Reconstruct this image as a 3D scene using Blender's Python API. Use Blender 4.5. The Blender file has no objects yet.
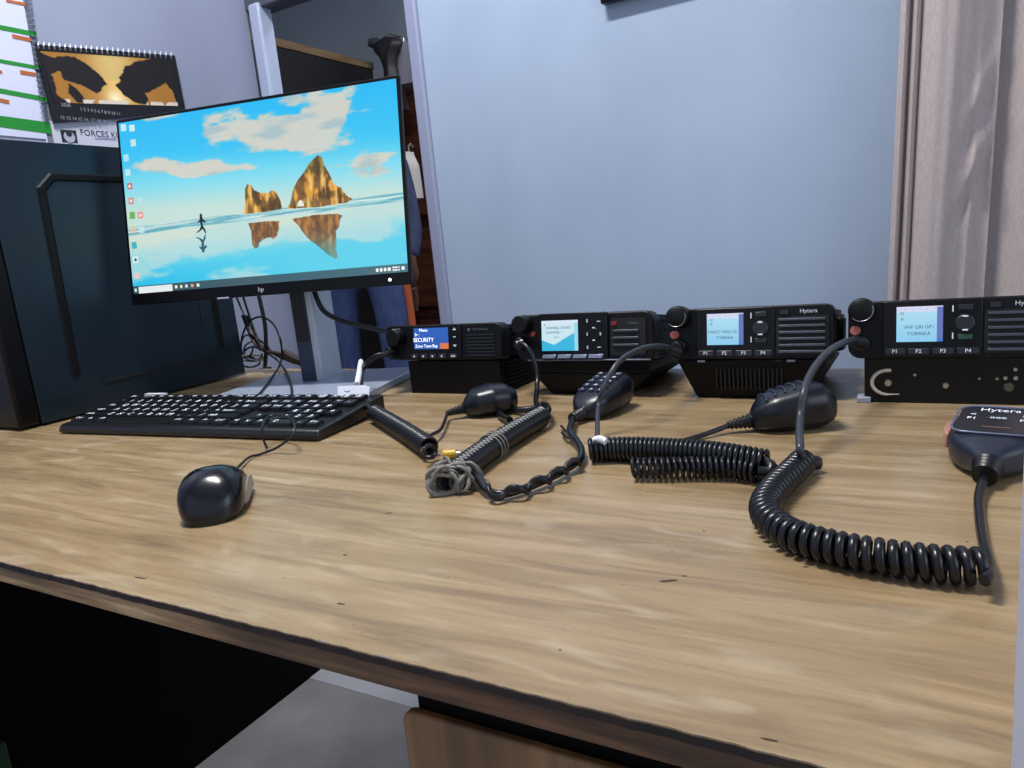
import bpy, bmesh, math, random
import numpy as np
from mathutils import Vector, Matrix, Quaternion
random.seed(7); rng = np.random.RandomState(5)
PI = math.pi
scene = bpy.context.scene
COL = scene.collection
DESK_H = 0.75          # everything below is written with the desk top at z=0 and lifted at the end

# ------------------------------------------------------------------ camera geometry
F = 722.0
def unit(v): v = np.array(v, float); return v/np.linalg.norm(v)
_X = -unit([-776-512, -(369-384), -F]); _Y = unit([919-512, -(203-384), -F])
_Z = unit(np.cross(_X, _Y)); _Y = unit(np.cross(_Z, _X))
RM = np.array([_X, _Y, _Z]); CAM = np.array([0, 0, .195])
def ray(px, py): return RM@np.array([px-512, -(py-384), -F])
def PZ(px, py, z=0.0):
    d = ray(px, py); return CAM+d*((z-CAM[2])/d[2])
def PY(px, py, y):
    d = ray(px, py); return CAM+d*((y-CAM[1])/d[1])
def PX(px, py, x):
    d = ray(px, py); return CAM+d*((x-CAM[0])/d[0])

# ------------------------------------------------------------------ materials
def lin(c):
    if isinstance(c, str):
        c = c.lstrip('#'); c = [int(c[i:i+2], 16)/255 for i in (0, 2, 4)]
    return tuple((x/12.92 if x <= .04045 else ((x+.055)/1.055)**2.4) for x in c)
MATS = {}
def mat(name, color, rough=.5, metal=0., spec=.5, coat=0., emit=None, estr=1., bump=0., bscale=300., sheen=0., var=0.):
    if name in MATS: return MATS[name]
    m = bpy.data.materials.new(name); m.use_nodes = True
    nt = m.node_tree; b = nt.nodes['Principled BSDF']
    c = lin(color)
    b.inputs['Base Color'].default_value = (*c, 1)
    b.inputs['Roughness'].default_value = rough
    b.inputs['Metallic'].default_value = metal
    b.inputs['Specular IOR Level'].default_value = spec
    b.inputs['Coat Weight'].default_value = coat
    if sheen: b.inputs['Sheen Weight'].default_value = sheen
    if emit is not None:
        b.inputs['Emission Color'].default_value = (*lin(emit), 1)
        b.inputs['Emission Strength'].default_value = estr
    tc = nt.nodes.new('ShaderNodeTexCoord'); nz = nt.nodes.new('ShaderNodeTexNoise')
    nz.inputs['Scale'].default_value = bscale; nz.inputs['Detail'].default_value = 4
    nt.links.new(tc.outputs['Object'], nz.inputs['Vector'])
    if bump:
        bp = nt.nodes.new('ShaderNodeBump'); bp.inputs['Strength'].default_value = bump
        bp.inputs['Distance'].default_value = .001
        nt.links.new(nz.outputs['Fac'], bp.inputs['Height']); nt.links.new(bp.outputs['Normal'], b.inputs['Normal'])
    if var:
        mx = nt.nodes.new('ShaderNodeMixRGB'); mx.inputs['Color1'].default_value = (*[x*(1-var) for x in c], 1)
        mx.inputs['Color2'].default_value = (*[min(1, x*(1+var)) for x in c], 1)
        nt.links.new(nz.outputs['Fac'], mx.inputs['Fac']); nt.links.new(mx.outputs['Color'], b.inputs['Base Color'])
    MATS[name] = m; return m
def vcol_mat(name, strength=None, rough=.5):
    if name in MATS: return MATS[name]
    m = bpy.data.materials.new(name); m.use_nodes = True; nt = m.node_tree; b = nt.nodes['Principled BSDF']
    a = nt.nodes.new('ShaderNodeVertexColor'); a.layer_name = 'Col'
    b.inputs['Roughness'].default_value = rough
    if strength:
        b.inputs['Base Color'].default_value = (0.004, .004, .004, 1)
        nt.links.new(a.outputs['Color'], b.inputs['Emission Color']); b.inputs['Emission Strength'].default_value = strength
    else: nt.links.new(a.outputs['Color'], b.inputs['Base Color'])
    MATS[name] = m; return m

black = mat('black_plastic', '#060709', .42, spec=.28, bump=.25, bscale=1500)
black2 = mat('black_gloss_plastic', '#06070a', .28, spec=.25, bump=.0)
rubber = mat('black_rubber', '#0d0e12', .38, spec=.4)
cordm = mat('cord_rubber', '#0b0d13', .3, spec=.5)
thin_cord = mat('thin_cord', '#0d0e12', .35)
silver = mat('silver_paint', '#b6bec8', .4, .3)
silver_dk = mat('silver_slot', '#3a4656', .4, .5)
white_pl = mat('white_plastic', '#dde0e8', .45)
metal = mat('worn_metal', '#b9b6ac', .3, .9)
yellow = mat('yellow_plastic', '#c9a21c', .4)
orange = mat('orange_plastic', '#d8542e', .4)
legend = mat('legend_white', '#eef2ff', .6)
greym = mat('grey_tape', '#77736c', .6, bump=.5, bscale=800)

def wood_mat():
    m = bpy.data.materials.new('desk_laminate'); m.use_nodes = True; nt = m.node_tree; N = nt.nodes; L = nt.links
    b = N['Principled BSDF']
    tc = N.new('ShaderNodeTexCoord')
    mp = N.new('ShaderNodeMapping'); mp.inputs['Scale'].default_value = (3.2, 30, 8); mp.inputs['Rotation'].default_value = (0, 0, .03)
    L.new(tc.outputs['Object'], mp.inputs['Vector'])
    n0 = N.new('ShaderNodeTexNoise'); n0.inputs['Scale'].default_value = 2.1; n0.inputs['Detail'].default_value = 2
    L.new(tc.outputs['Object'], n0.inputs['Vector'])
    add = N.new('ShaderNodeMixRGB'); add.blend_type = 'ADD'; add.inputs['Fac'].default_value = 1.6
    L.new(mp.outputs['Vector'], add.inputs['Color1']); L.new(n0.outputs['Color'], add.inputs['Color2'])
    n1 = N.new('ShaderNodeTexNoise'); n1.inputs['Scale'].default_value = 1.3; n1.inputs['Detail'].default_value = 7; n1.inputs['Roughness'].default_value = .62
    n1.inputs['Distortion'].default_value = .7
    L.new(add.outputs['Color'], n1.inputs['Vector'])
    r1 = N.new('ShaderNodeValToRGB'); e = r1.color_ramp.elements
    e[0].position = .28; e[0].color = (*lin('#766047'), 1); e[1].position = .72; e[1].color = (*lin('#ab9575'), 1)
    k = e.new(.5); k.color = (*lin('#957e5d'), 1)
    L.new(n1.outputs['Fac'], r1.inputs['Fac'])
    # fine fibre
    mp2 = N.new('ShaderNodeMapping'); mp2.inputs['Scale'].default_value = (14, 260, 30); mp2.inputs['Rotation'].default_value = (0, 0, .03)
    L.new(tc.outputs['Object'], mp2.inputs['Vector'])
    n2 = N.new('ShaderNodeTexNoise'); n2.inputs['Scale'].default_value = 1.; n2.inputs['Detail'].default_value = 5
    L.new(mp2.outputs['Vector'], n2.inputs['Vector'])
    mx = N.new('ShaderNodeMixRGB'); mx.blend_type = 'OVERLAY'; mx.inputs['Fac'].default_value = .35
    L.new(r1.outputs['Color'], mx.inputs['Color1']); L.new(n2.outputs['Fac'], mx.inputs['Color2'])
    # pale worn patches
    n3 = N.new('ShaderNodeTexNoise'); n3.inputs['Scale'].default_value = 16; n3.inputs['Detail'].default_value = 5; n3.inputs['Distortion'].default_value = 1.
    mp3 = N.new('ShaderNodeMapping'); mp3.inputs['Scale'].default_value = (.7, 2.2, 1); L.new(tc.outputs['Object'], mp3.inputs['Vector']); L.new(mp3.outputs['Vector'], n3.inputs['Vector'])
    r3 = N.new('ShaderNodeValToRGB'); r3.color_ramp.elements[0].position = .56; r3.color_ramp.elements[1].position = .74
    r3.color_ramp.elements[0].color = (0, 0, 0, 1); r3.color_ramp.elements[1].color = (.45, .45, .45, 1)
    L.new(n3.outputs['Fac'], r3.inputs['Fac'])
    mx2 = N.new('ShaderNodeMixRGB'); L.new(r3.outputs['Color'], mx2.inputs['Fac']); L.new(mx.outputs['Color'], mx2.inputs['Color1'])
    mx2.inputs['Color2'].default_value = (*lin('#bdb096'), 1)
    # cathedral knot ring
    kp = PZ(835, 628, 0)
    mp4 = N.new('ShaderNodeMapping'); mp4.inputs['Location'].default_value = (-kp[0]*16, -kp[1]*60, 0); mp4.inputs['Scale'].default_value = (16, 60, 1)
    L.new(tc.outputs['Object'], mp4.inputs['Vector'])
    wv = N.new('ShaderNodeTexWave'); wv.wave_type = 'RINGS'; wv.rings_direction = 'Z'; wv.inputs['Scale'].default_value = .62; wv.inputs['Distortion'].default_value = 2.5; wv.inputs['Detail'].default_value = 3
    L.new(mp4.outputs['Vector'], wv.inputs['Vector'])
    ln = N.new('ShaderNodeVectorMath'); ln.operation = 'LENGTH'; L.new(mp4.outputs['Vector'], ln.inputs[0])
    mr = N.new('ShaderNodeMapRange'); mr.inputs['From Min'].default_value = .3; mr.inputs['From Max'].default_value = 3.2; mr.inputs['To Min'].default_value = .42; mr.inputs['To Max'].default_value = 0.
    L.new(ln.outputs['Value'], mr.inputs['Value'])
    ml = N.new('ShaderNodeMath'); ml.operation = 'MULTIPLY'; L.new(mr.outputs['Result'], ml.inputs[0]); L.new(wv.outputs['Fac'], ml.inputs[1])
    mx3 = N.new('ShaderNodeMixRGB'); L.new(ml.outputs['Value'], mx3.inputs['Fac']); L.new(mx2.outputs['Color'], mx3.inputs['Color1']); mx3.inputs['Color2'].default_value = (*lin('#8c6c42'), 1)
    L.new(mx3.outputs['Color'], b.inputs['Base Color'])
    b.inputs['Roughness'].default_value = .34
    b.inputs['Specular IOR Level'].default_value = .5
    rr = N.new('ShaderNodeMapRange'); rr.inputs['To Min'].default_value = .2; rr.inputs['To Max'].default_value = .38
    L.new(n3.outputs['Fac'], rr.inputs['Value']); L.new(rr.outputs['Result'], b.inputs['Roughness'])
    return m
def noise_ramp_mat(name, stops, scale=(10, 10, 10), rough=.6, detail=6, bump=0, dist=0., bdist=.002):
    if name in MATS: return MATS[name]
    m = bpy.data.materials.new(name); m.use_nodes = True; nt = m.node_tree; N = nt.nodes; L = nt.links; b = N['Principled BSDF']
    tc = N.new('ShaderNodeTexCoord'); mp = N.new('ShaderNodeMapping'); mp.inputs['Scale'].default_value = scale
    L.new(tc.outputs['Object'], mp.inputs['Vector'])
    n = N.new('ShaderNodeTexNoise'); n.inputs['Scale'].default_value = 1; n.inputs['Detail'].default_value = detail; n.inputs['Distortion'].default_value = dist
    L.new(mp.outputs['Vector'], n.inputs['Vector'])
    r = N.new('ShaderNodeValToRGB'); e = r.color_ramp.elements
    e[0].position = stops[0][0]; e[0].color = (*lin(stops[0][1]), 1); e[1].position = stops[-1][0]; e[1].color = (*lin(stops[-1][1]), 1)
    for p, c in stops[1:-1]:
        k = e.new(p); k.color = (*lin(c), 1)
    L.new(n.outputs['Fac'], r.inputs['Fac']); L.new(r.outputs['Color'], b.inputs['Base Color'])
    b.inputs['Roughness'].default_value = rough
    if bump:
        bp = N.new('ShaderNodeBump'); bp.inputs['Strength'].default_value = bump; bp.inputs['Distance'].default_value = bdist
        L.new(n.outputs['Fac'], bp.inputs['Height']); L.new(bp.outputs['Normal'], b.inputs['Normal'])
    MATS[name] = m; return m
desk_m = wood_mat()
edge_m = noise_ramp_mat('worn_desk_edge', [(.3, '#33261a'), (.48, '#58422b'), (.62, '#7c6346'), (.75, '#a08868')], (9, 30, 120), .6, 8, .6)
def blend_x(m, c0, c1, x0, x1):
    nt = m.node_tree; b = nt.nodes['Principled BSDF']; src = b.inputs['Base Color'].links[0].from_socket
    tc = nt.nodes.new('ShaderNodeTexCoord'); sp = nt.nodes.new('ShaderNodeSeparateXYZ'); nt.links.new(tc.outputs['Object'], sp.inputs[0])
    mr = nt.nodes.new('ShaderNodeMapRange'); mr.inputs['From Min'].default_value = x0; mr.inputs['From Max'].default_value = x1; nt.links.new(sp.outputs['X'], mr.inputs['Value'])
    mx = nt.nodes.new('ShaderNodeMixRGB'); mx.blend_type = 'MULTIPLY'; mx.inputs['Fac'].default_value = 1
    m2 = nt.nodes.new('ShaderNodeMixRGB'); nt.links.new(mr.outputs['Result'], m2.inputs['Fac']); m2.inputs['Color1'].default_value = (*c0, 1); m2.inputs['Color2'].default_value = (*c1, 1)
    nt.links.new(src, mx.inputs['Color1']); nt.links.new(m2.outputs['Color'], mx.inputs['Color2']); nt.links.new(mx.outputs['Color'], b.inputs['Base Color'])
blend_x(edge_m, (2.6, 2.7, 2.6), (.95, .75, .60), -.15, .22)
edge_dk = noise_ramp_mat('charred_edge_lip', [(.35, '#1b1210'), (.7, '#3a271c')], (40, 40, 40), .7, 5, .5)
wall_m = noise_ramp_mat('blue_grey_paint', [(.3, '#97a8c0'), (.7, '#a4b5cc')], (5, 5, 3), .42, 5, .12, bdist=.004)
wall_l = noise_ramp_mat('lilac_grey_paint', [(.3, '#8c93aa'), (.7, '#959cb4')], (5, 5, 3), .5, 5, .12, bdist=.004)
far_m = noise_ramp_mat('far_wall_paint', [(.3, '#a8b0b8'), (.7, '#b4bcc4')], (4, 4, 3), .5, 4)
frame_m = mat('glossy_frame_paint', '#a3aec8', .22, bump=.3, bscale=60)
floor_m = noise_ramp_mat('screed_floor', [(.3, '#a39c9a'), (.55, '#b4adaa'), (.75, '#c2bbb8')], (9, 9, 9), .55, 7, .1)
ceil_m = mat('ceiling_paint', '#d0d4de', .8)
drawer_m = noise_ramp_mat('drawer_wood', [(.3, '#5f4227'), (.5, '#7d5a36'), (.72, '#9c7749')], (45, 20, 2.0), .4, 5)
darkwood = noise_ramp_mat('dark_red_wood', [(.3, '#2a1512'), (.6, '#43231b'), (.8, '#5a3224')], (6, 6, 30), .35, 5)
cloth_m = noise_ramp_mat('curtain_cloth', [(.3, '#aca09e'), (.7, '#bbafac')], (400, 400, 120), .85, 3, .3)

# ------------------------------------------------------------------ mesh helpers
class MB:
    def __init__(s): s.v = []; s.f = []; s.mi = []
    def add(s, vs, fs, mi=0):
        o = len(s.v); s.v += [tuple(map(float, p)) for p in vs]; s.f += [tuple(o+i for i in f) for f in fs]; s.mi += [mi]*len(fs); return s
    def box(s, x0, x1, y0, y1, z0, z1, mi=0):
        vs = [(x, y, z) for z in (z0, z1) for y in (y0, y1) for x in (x0, x1)]
        return s.add(vs, [(0, 2, 3, 1), (4, 5, 7, 6), (0, 1, 5, 4), (2, 6, 7, 3), (0, 4, 6, 2), (1, 3, 7, 5)], mi)
    def taper(s, b, t, z0, z1, mi=0):   # b,t = (x0,x1,y0,y1)
        vs = [(x, y, z0) for y in b[2:] for x in b[:2]]+[(x, y, z1) for y in t[2:] for x in t[:2]]
        return s.add(vs, [(0, 2, 3, 1), (4, 5, 7, 6), (0, 1, 5, 4), (2, 6, 7, 3), (0, 4, 6, 2), (1, 3, 7, 5)], mi)
    def prism(s, poly, a, b, axis='y', mi=0):
        n = len(poly)
        def pt(p, d): return (p[0], d, p[1]) if axis == 'y' else ((d, p[0], p[1]) if axis == 'x' else (p[0], p[1], d))
        vs = [pt(p, a) for p in poly]+[pt(p, b) for p in poly]
        fs = [tuple(range(n)), tuple(range(2*n-1, n-1, -1))]+[(i, i+n, (i+1) % n+n, (i+1) % n) for i in range(n)]
        return s.add(vs, fs, mi)
    def cyl(s, p0, p1, r0, r1=None, seg=20, mi=0):
        r1 = r0 if r1 is None else r1
        p0 = Vector(p0); p1 = Vector(p1); d = (p1-p0).normalized(); a = d.orthogonal().normalized(); b = d.cross(a)
        vs = []
        for p, r in ((p0, r0), (p1, r1)):
            for i in range(seg):
                t = 2*PI*i/seg; vs.append(p+a*math.cos(t)*r+b*math.sin(t)*r)
        fs = [tuple(range(seg))[::-1], tuple(range(seg, 2*seg))]+[(i, (i+1) % seg, (i+1) % seg+seg, i+seg) for i in range(seg)]
        return s.add(vs, fs, mi)
    def tube(s, path, r, sides=8, mi=0, squash=None):
        path = [Vector(p) for p in path]; n = len(path)
        rs = r if hasattr(r, '__len__') else [r]*n
        t = (path[1]-path[0]).normalized(); a = t.orthogonal().normalized()
        vs = []
        for i, p in enumerate(path):
            t2 = (path[min(i+1, n-1)]-path[max(i-1, 0)])
            if t2.length > 1e-9: t2.normalize()
            else: t2 = t
            q = t.rotation_difference(t2); a = q@a; a = (a-t2*a.dot(t2)).normalized(); b = t2.cross(a); t = t2
            for k in range(sides):
                w = 2*PI*k/sides; vs.append(p+(a*math.cos(w)+b*math.sin(w))*rs[i])
        fs = [tuple(range(sides))[::-1], tuple(range((n-1)*sides, n*sides))]
        for i in range(n-1):
            for k in range(sides):
                fs.append((i*sides+k, i*sides+(k+1) % sides, (i+1)*sides+(k+1) % sides, (i+1)*sides+k))
        return s.add(vs, fs, mi)
    def loft(s, rings, mi=0):
        m = len(rings[0]); n = len(rings); vs = [p for r in rings for p in r]
        fs = [tuple(range(m))[::-1], tuple(range((n-1)*m, n*m))]
        for i in range(n-1):
            for k in range(m):
                fs.append((i*m+k, i*m+(k+1) % m, (i+1)*m+(k+1) % m, (i+1)*m+k))
        return s.add(vs, fs, mi)
    def build(s, name, mats, parent=None, smooth=True, bevel=0, seg=2, loc=None, rot=None, angle=35):
        me = bpy.data.meshes.new(name); me.from_pydata(s.v, [], s.f)
        bm = bmesh.new(); bm.from_mesh(me); bmesh.ops.recalc_face_normals(bm, faces=bm.faces); bm.to_mesh(me); bm.free()
        if not isinstance(mats, (list, tuple)): mats = [mats]
        for m in mats: me.materials.append(m)
        for p, mi in zip(me.polygons, s.mi): p.material_index = mi
        if smooth:
            me.polygons.foreach_set('use_smooth', [True]*len(me.polygons)); me.set_sharp_from_angle(angle=math.radians(angle))
        o = bpy.data.objects.new(name, me); COL.objects.link(o)
        if parent: o.parent = parent
        if loc is not None: o.location = loc
        if rot is not None: o.rotation_euler = rot
        if bevel:
            b = o.modifiers.new('bevel', 'BEVEL'); b.width = bevel; b.segments = seg; b.limit_method = 'ANGLE'; b.angle_limit = math.radians(40); b.harden_normals = False
        return o
def rrect(x0, x1, z0, z1, r, n=5, rs=None):
    rs = rs or [r]*4; out = []
    for (cx, cz, a0, rr) in ((x1-rs[0], z0+rs[0], -PI/2, rs[0]), (x1-rs[1], z1-rs[1], 0, rs[1]), (x0+rs[2], z1-rs[2], PI/2, rs[2]), (x0+rs[3], z0+rs[3], PI, rs[3])):
        for i in range(n+1):
            a = a0+PI/2*i/n; out.append((cx+rr*math.cos(a), cz+rr*math.sin(a)))
    return out
def superring(cx, hw, z0, z1, x, e=2.6, n=28, axis='x'):
    out = []; zc = (z0+z1)/2; hz = (z1-z0)/2
    for i in range(n):
        t = 2*PI*i/n; c, s_ = math.cos(t), math.sin(t)
        out.append((x, cx+hw*math.copysign(abs(c)**(2/e), c), zc+hz*math.copysign(abs(s_)**(2/e), s_)))
    return out
def smooth_path(pts, step=.002):
    pts = [np.array(p, float) for p in pts]; P = [2*pts[0]-pts[1]]+pts+[2*pts[-1]-pts[-2]]; out = []
    for i in range(1, len(P)-2):
        p0, p1, p2, p3 = P[i-1:i+3]; n = max(2, int(np.linalg.norm(p2-p1)/step))
        for k in range(n):
            t = k/n; out.append(.5*((2*p1)+(-p0+p2)*t+(2*p0-5*p1+4*p2-p3)*t*t+(-p0+3*p1-3*p2+p3)*t**3))
    out.append(pts[-1]); return out
def helix(pts, R, pitch, per=14, R_end=None):
    """points winding round a smooth centre line"""
    c = smooth_path(pts, .001); c = np.array(c); seg = np.linalg.norm(np.diff(c, axis=0), axis=1); s = np.concatenate([[0], np.cumsum(seg)])
    turns = s[-1]/pitch; n = int(turns*per); out = []
    t = Vector(c[1]-c[0]).normalized(); a = t.orthogonal().normalized()
    for i in range(n+1):
        d = s[-1]*i/n; p = np.array([np.interp(d, s, c[:, k]) for k in range(3)])
        q = np.array([np.interp(min(d+.001, s[-1]), s, c[:, k]) for k in range(3)]); q0 = np.array([np.interp(max(d-.001, 0), s, c[:, k]) for k in range(3)])
        t2 = Vector(q-q0).normalized(); a = t.rotation_difference(t2)@a; a = (a-t2*a.dot(t2)).normalized(); b = t2.cross(a); t = t2
        w = 2*PI*i/per; out.append(Vector(p)+(a*math.cos(w)+b*math.sin(w))*R)
    return out
def tag(o, label=None, cat=None, group=None, kind=None):
    if label: o['label'] = label
    if cat: o['category'] = cat
    if group: o['group'] = group
    if kind: o['kind'] = kind
    return o
def thing(name, label, cat, loc=(0, 0, 0), rz=0., group=None):
    o = bpy.data.objects.new(name, None); COL.objects.link(o); o.location = loc; o.rotation_euler = (0, 0, rz); o.empty_display_size = .05
    return tag(o, label, cat, group)
def text_mesh(s, size, name='lettering', m=None, parent=None, loc=(0, 0, 0), rot=(PI/2, 0, 0), extrude=.0001, align='CENTER', sx=1.):
    cu = bpy.data.curves.new(name, 'FONT'); cu.body = s; cu.size = size; cu.extrude = extrude; cu.align_x = align; cu.align_y = 'CENTER'; cu.resolution_u = 2
    t = bpy.data.objects.new(name, cu); COL.objects.link(t)
    dg = bpy.context.evaluated_depsgraph_get(); me = bpy.data.meshes.new_from_object(t.evaluated_get(dg))
    bpy.data.objects.remove(t); bpy.data.curves.remove(cu)
    me.name = name; me.materials.clear(); me.materials.append(m or legend)
    if sx != 1.:
        for v in me.vertices: v.co.x *= sx
    if parent is False: return me
    o = bpy.data.objects.new(name, me); COL.objects.link(o); o.parent = parent; o.location = loc; o.rotation_euler = rot
    return o
def paint_grid(name, w, h, nx, ny, fn, m, parent, loc=(0, 0, 0), rot=(0, 0, 0)):
    """flat picture in the local xz plane facing -y; fn(U,V) -> rgb arrays (sRGB), V downwards"""
    xs = np.linspace(-w/2, w/2, nx); zs = np.linspace(h/2, -h/2, ny)
    Xg, Zg = np.meshgrid(xs, zs); V = np.stack([Xg.ravel(), np.zeros(Xg.size), Zg.ravel()], 1)
    i = np.arange(nx*ny).reshape(ny, nx)
    Fc = np.stack([i[:-1, :-1], i[1:, :-1], i[1:, 1:], i[:-1, 1:]], -1).reshape(-1, 4)
    me = bpy.data.meshes.new(name); me.from_pydata(V.tolist(), [], Fc.tolist())
    U, W = np.meshgrid(np.linspace(0, 1, nx), np.linspace(0, 1, ny))
    c = np.clip(fn(U, W), 0, 1); c = np.where(c <= .04045, c/12.92, ((c+.055)/1.055)**2.4)
    ca = me.color_attributes.new('Col', 'FLOAT_COLOR', 'POINT')
    ca.data.foreach_set('color', np.concatenate([c.reshape(-1, 3), np.ones((nx*ny, 1))], 1).ravel().astype(np.float32))
    me.materials.append(m)
    o = bpy.data.objects.new(name, me); COL.objects.link(o); o.parent = parent; o.location = loc; o.rotation_euler = rot
    return o
def fbm(U, V, sx, sy, seed, octs=5):
    r = np.random.RandomState(seed); out = np.zeros_like(U); amp = 1; tot = 0
    for k in range(octs):
        nx, ny = int(sx*2**k)+3, int(sy*2**k)+3; g = r.rand(ny, nx)
        x = U*sx*2**k; y = V*sy*2**k; x0 = np.floor(x).astype(int) % (nx-1); y0 = np.floor(y).astype(int) % (ny-1); fx = x-np.floor(x); fy = y-np.floor(y)
        fx = fx*fx*(3-2*fx); fy = fy*fy*(3-2*fy)
        v = (g[y0, x0]*(1-fx)+g[y0, x0+1]*fx)*(1-fy)+(g[y0+1, x0]*(1-fx)+g[y0+1, x0+1]*fx)*fy
        out += v*amp; tot += amp; amp *= .5
    return out/tot
def hexa(c): c = c.lstrip('#'); return np.array([int(c[i:i+2], 16)/255 for i in (0, 2, 4)])
def mixc(A, B, t): t = np.clip(t, 0, 1)[..., None]; return A*(1-t)+B*t
def sstep(a, b, x): t = np.clip((x-a)/(b-a), 0, 1); return t*t*(3-2*t)
def inpoly(U, V, poly):
    ins = np.zeros(U.shape, bool); n = len(poly)
    for i in range(n):
        (x1, y1), (x2, y2) = poly[i], poly[(i+1) % n]
        c = ((y1 > V) != (y2 > V)) & (U < (x2-x1)*(V-y1)/((y2-y1) if y2 != y1 else 1e-9)+x1); ins ^= c
    return ins

# ------------------------------------------------------------------ the setting
def struct(name, mb, m, **k): o = mb.build(name, m, **k); o['kind'] = 'structure'; return o
YB = 1.30; XL = -1.35; ZC = 1.75; XO = -.905     # back wall, left wall, ceiling, right side of the opening
mb = MB(); mb.box(-3.2, 1.6, -1.2, 3.4, -.80, -.75); struct('floor', mb, floor_m, smooth=False)
mb = MB(); mb.box(-3.2, 1.6, -1.2, 3.4, ZC, ZC+.05); struct('ceiling', mb, ceil_m, smooth=False)
mb = MB(); mb.box(XL-.1, XL, -1.2, YB, -.75, ZC); struct('wall_left', mb, wall_l, smooth=False)
hz = PY(290, 3, YB)[2]
mb = MB(); mb.box(XO, 1.6, YB, YB+.10, -.75, ZC); mb.box(XL-.1, XO, YB, YB+.045, .795, ZC); struct('wall_back', mb, wall_m, smooth=False)
mb = MB(); mb.box(-3.2, 1.6, 3.2, 3.3, -.75, ZC); struct('wall_far', mb, far_m, smooth=False)
mb = MB(); mb.box(-3.2, -3.1, YB, 3.2, -.75, ZC); struct('wall_far_left', mb, far_m, smooth=False)
mb = MB(); mb.box(-.4, -.3, YB+.1, 3.2, -.75, ZC); struct('wall_far_right', mb, far_m, smooth=False)
mb = MB(); mb.box(.0238, .12, .17, .215, -.75, ZC); struct('wall_right', mb, mat('pale_partition', '#b4b8c8', .5), bevel=.002)
# door frame of the opening
mb = MB(); mb.box(XL+.016, XL+.050, YB-.012, YB+.030, -.75, .78); struct('trim_1', mb, frame_m, bevel=.006, seg=3)
mb = MB(); mb.box(XL, XL+.016, YB+.004, YB+.04, -.75, .78); struct('gap_shade_strip', mb, mat('gap_shade_tone', '#4c5468', .6))  # dark colour stands in for the shade between post and left wall
mb = MB(); mb.box(-1.30, -.70, 1.058, YB-.001, -.75, -.7488); struct('lit_floor_strip', mb, mat('lit_floor_tone', '#d8d6d8', .6))  # thin pale strip imitates light falling on the floor behind the desk
mb = MB(); mb.box(XO-.004, XO+.026, YB-.008, YB+.112, -.75, .84); struct('trim_2', mb, mat('jamb_paint', '#8c93ae', .4), bevel=.006, seg=3)
mb = MB(); mb.box(XL+.0, XO-.004, YB-.004, YB+.05, .770, .797); struct('trim_3', mb, mat('lintel_shade_tone', '#4a4f5c', .5), bevel=.003)  # shade under the header is put into the lintel colour

# ------------------------------------------------------------------ desk
YF, YD = .246, .98
desk = thing('desk', 'light wood-grain office desk with a chipped dark front edge', 'desk', (-.4, .6, -.75))
def dl(mb): mb.v = [(x+.4, y-.6, z+.75) for x, y, z in mb.v]; return mb
top_path = [(-1.30, YF+.004)]
TX0, TX1 = -1.30, .62
def edge_y(x): return YF+.0002*math.sin(x*61)+.0003*math.sin(x*243+1)*math.sin(x*17)+.0002*math.sin(x*511)
xs = [TX0+(TX1-TX0)*i/500 for i in range(501)]
poly = [(x, edge_y(x)) for x in xs]+[(TX1, YD), (TX0, YD)]
mb = MB(); mb.prism(poly, -.0009, 0, 'z'); t = dl(mb).build('desk_top', desk_m, desk, angle=60)
mb = MB(); mb.prism([(x, edge_y(x)+.0012) for x in xs]+[(TX1-.002, YD-.002), (TX0+.002, YD-.002)], -.0060, -.0009, 'z'); dl(mb).build('edge_lip', edge_dk, desk, angle=60)
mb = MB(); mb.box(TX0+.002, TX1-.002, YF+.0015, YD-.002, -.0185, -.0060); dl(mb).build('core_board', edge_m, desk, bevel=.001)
mb = MB(); mb.box(-1.245, -1.225, .27, 1.095, -.75, -.0185); dl(mb).build('side_panel', mat('black_laminate', '#040405', .7, spec=.1), desk, bevel=.001)
# pedestal with drawer
mb = MB(); mb.box(-.240, .02, .2785, .86, -.75, -.0185)
dl(mb).build('pedestal', mat('shaded_carcass', '#070605', .7, spec=.1), desk, bevel=.001)  # near-black colour imitates the shadow gap above the drawer
mb = MB(); mb.prism(rrect(-.247, .03, -.36, -.051, .010, rs=[.004, .004, .008, .004]), .272, .278, 'y')
dr = dl(mb).build('drawer', drawer_m, desk, bevel=.0015)
lp = PY(606, 762, .272)
mb = MB(); mb.cyl((lp[0], .2725, lp[2]-.012), (lp[0], .2675, lp[2]-.012), .008); dl(mb).build('lock', metal, dr)
for k, z in enumerate((-.60,)):
    mb = MB(); mb.prism(rrect(-.244, .03, -.70, -.37, .004), .272, .286, 'y'); dl(mb).build('drawer', drawer_m, desk, bevel=.0015)
# surface nicks
for px, py, l, w, a in ((668, 581, .010, .0022, .5), (684, 576, .003, .001, .2), (140, 578, .010, .0012, .1), (389, 513, .006, .0008, .9), (345, 555, .003, .0012, .3), (341, 604, .005, .0012, .1), (704, 531, .0015, .001, 0), (672, 552, .001, .001, 0), (967, 542, .0016, .001, 0), (806, 567, .003, .001, .2), (770, 740, .006, .001, .1), (560, 650, .0012, .001, .1)):
    c = PZ(px, py, 0); mb = MB(); n = 9
    pts = []
    for i in range(n):
        t = 2*PI*i/n; x = .5*l*math.cos(t)*(1+.25*random.random()); y = .45*w*math.sin(t)*(1+.5*random.random())
        pts.append((c[0]+x*math.cos(a)-y*math.sin(a), c[1]+x*math.sin(a)+y*math.cos(a)))
    mb.prism(pts, .00002, .00022, 'z'); dl(mb).build('scratch', mat('dark_nick', '#3a2c22', .7), desk)
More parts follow.
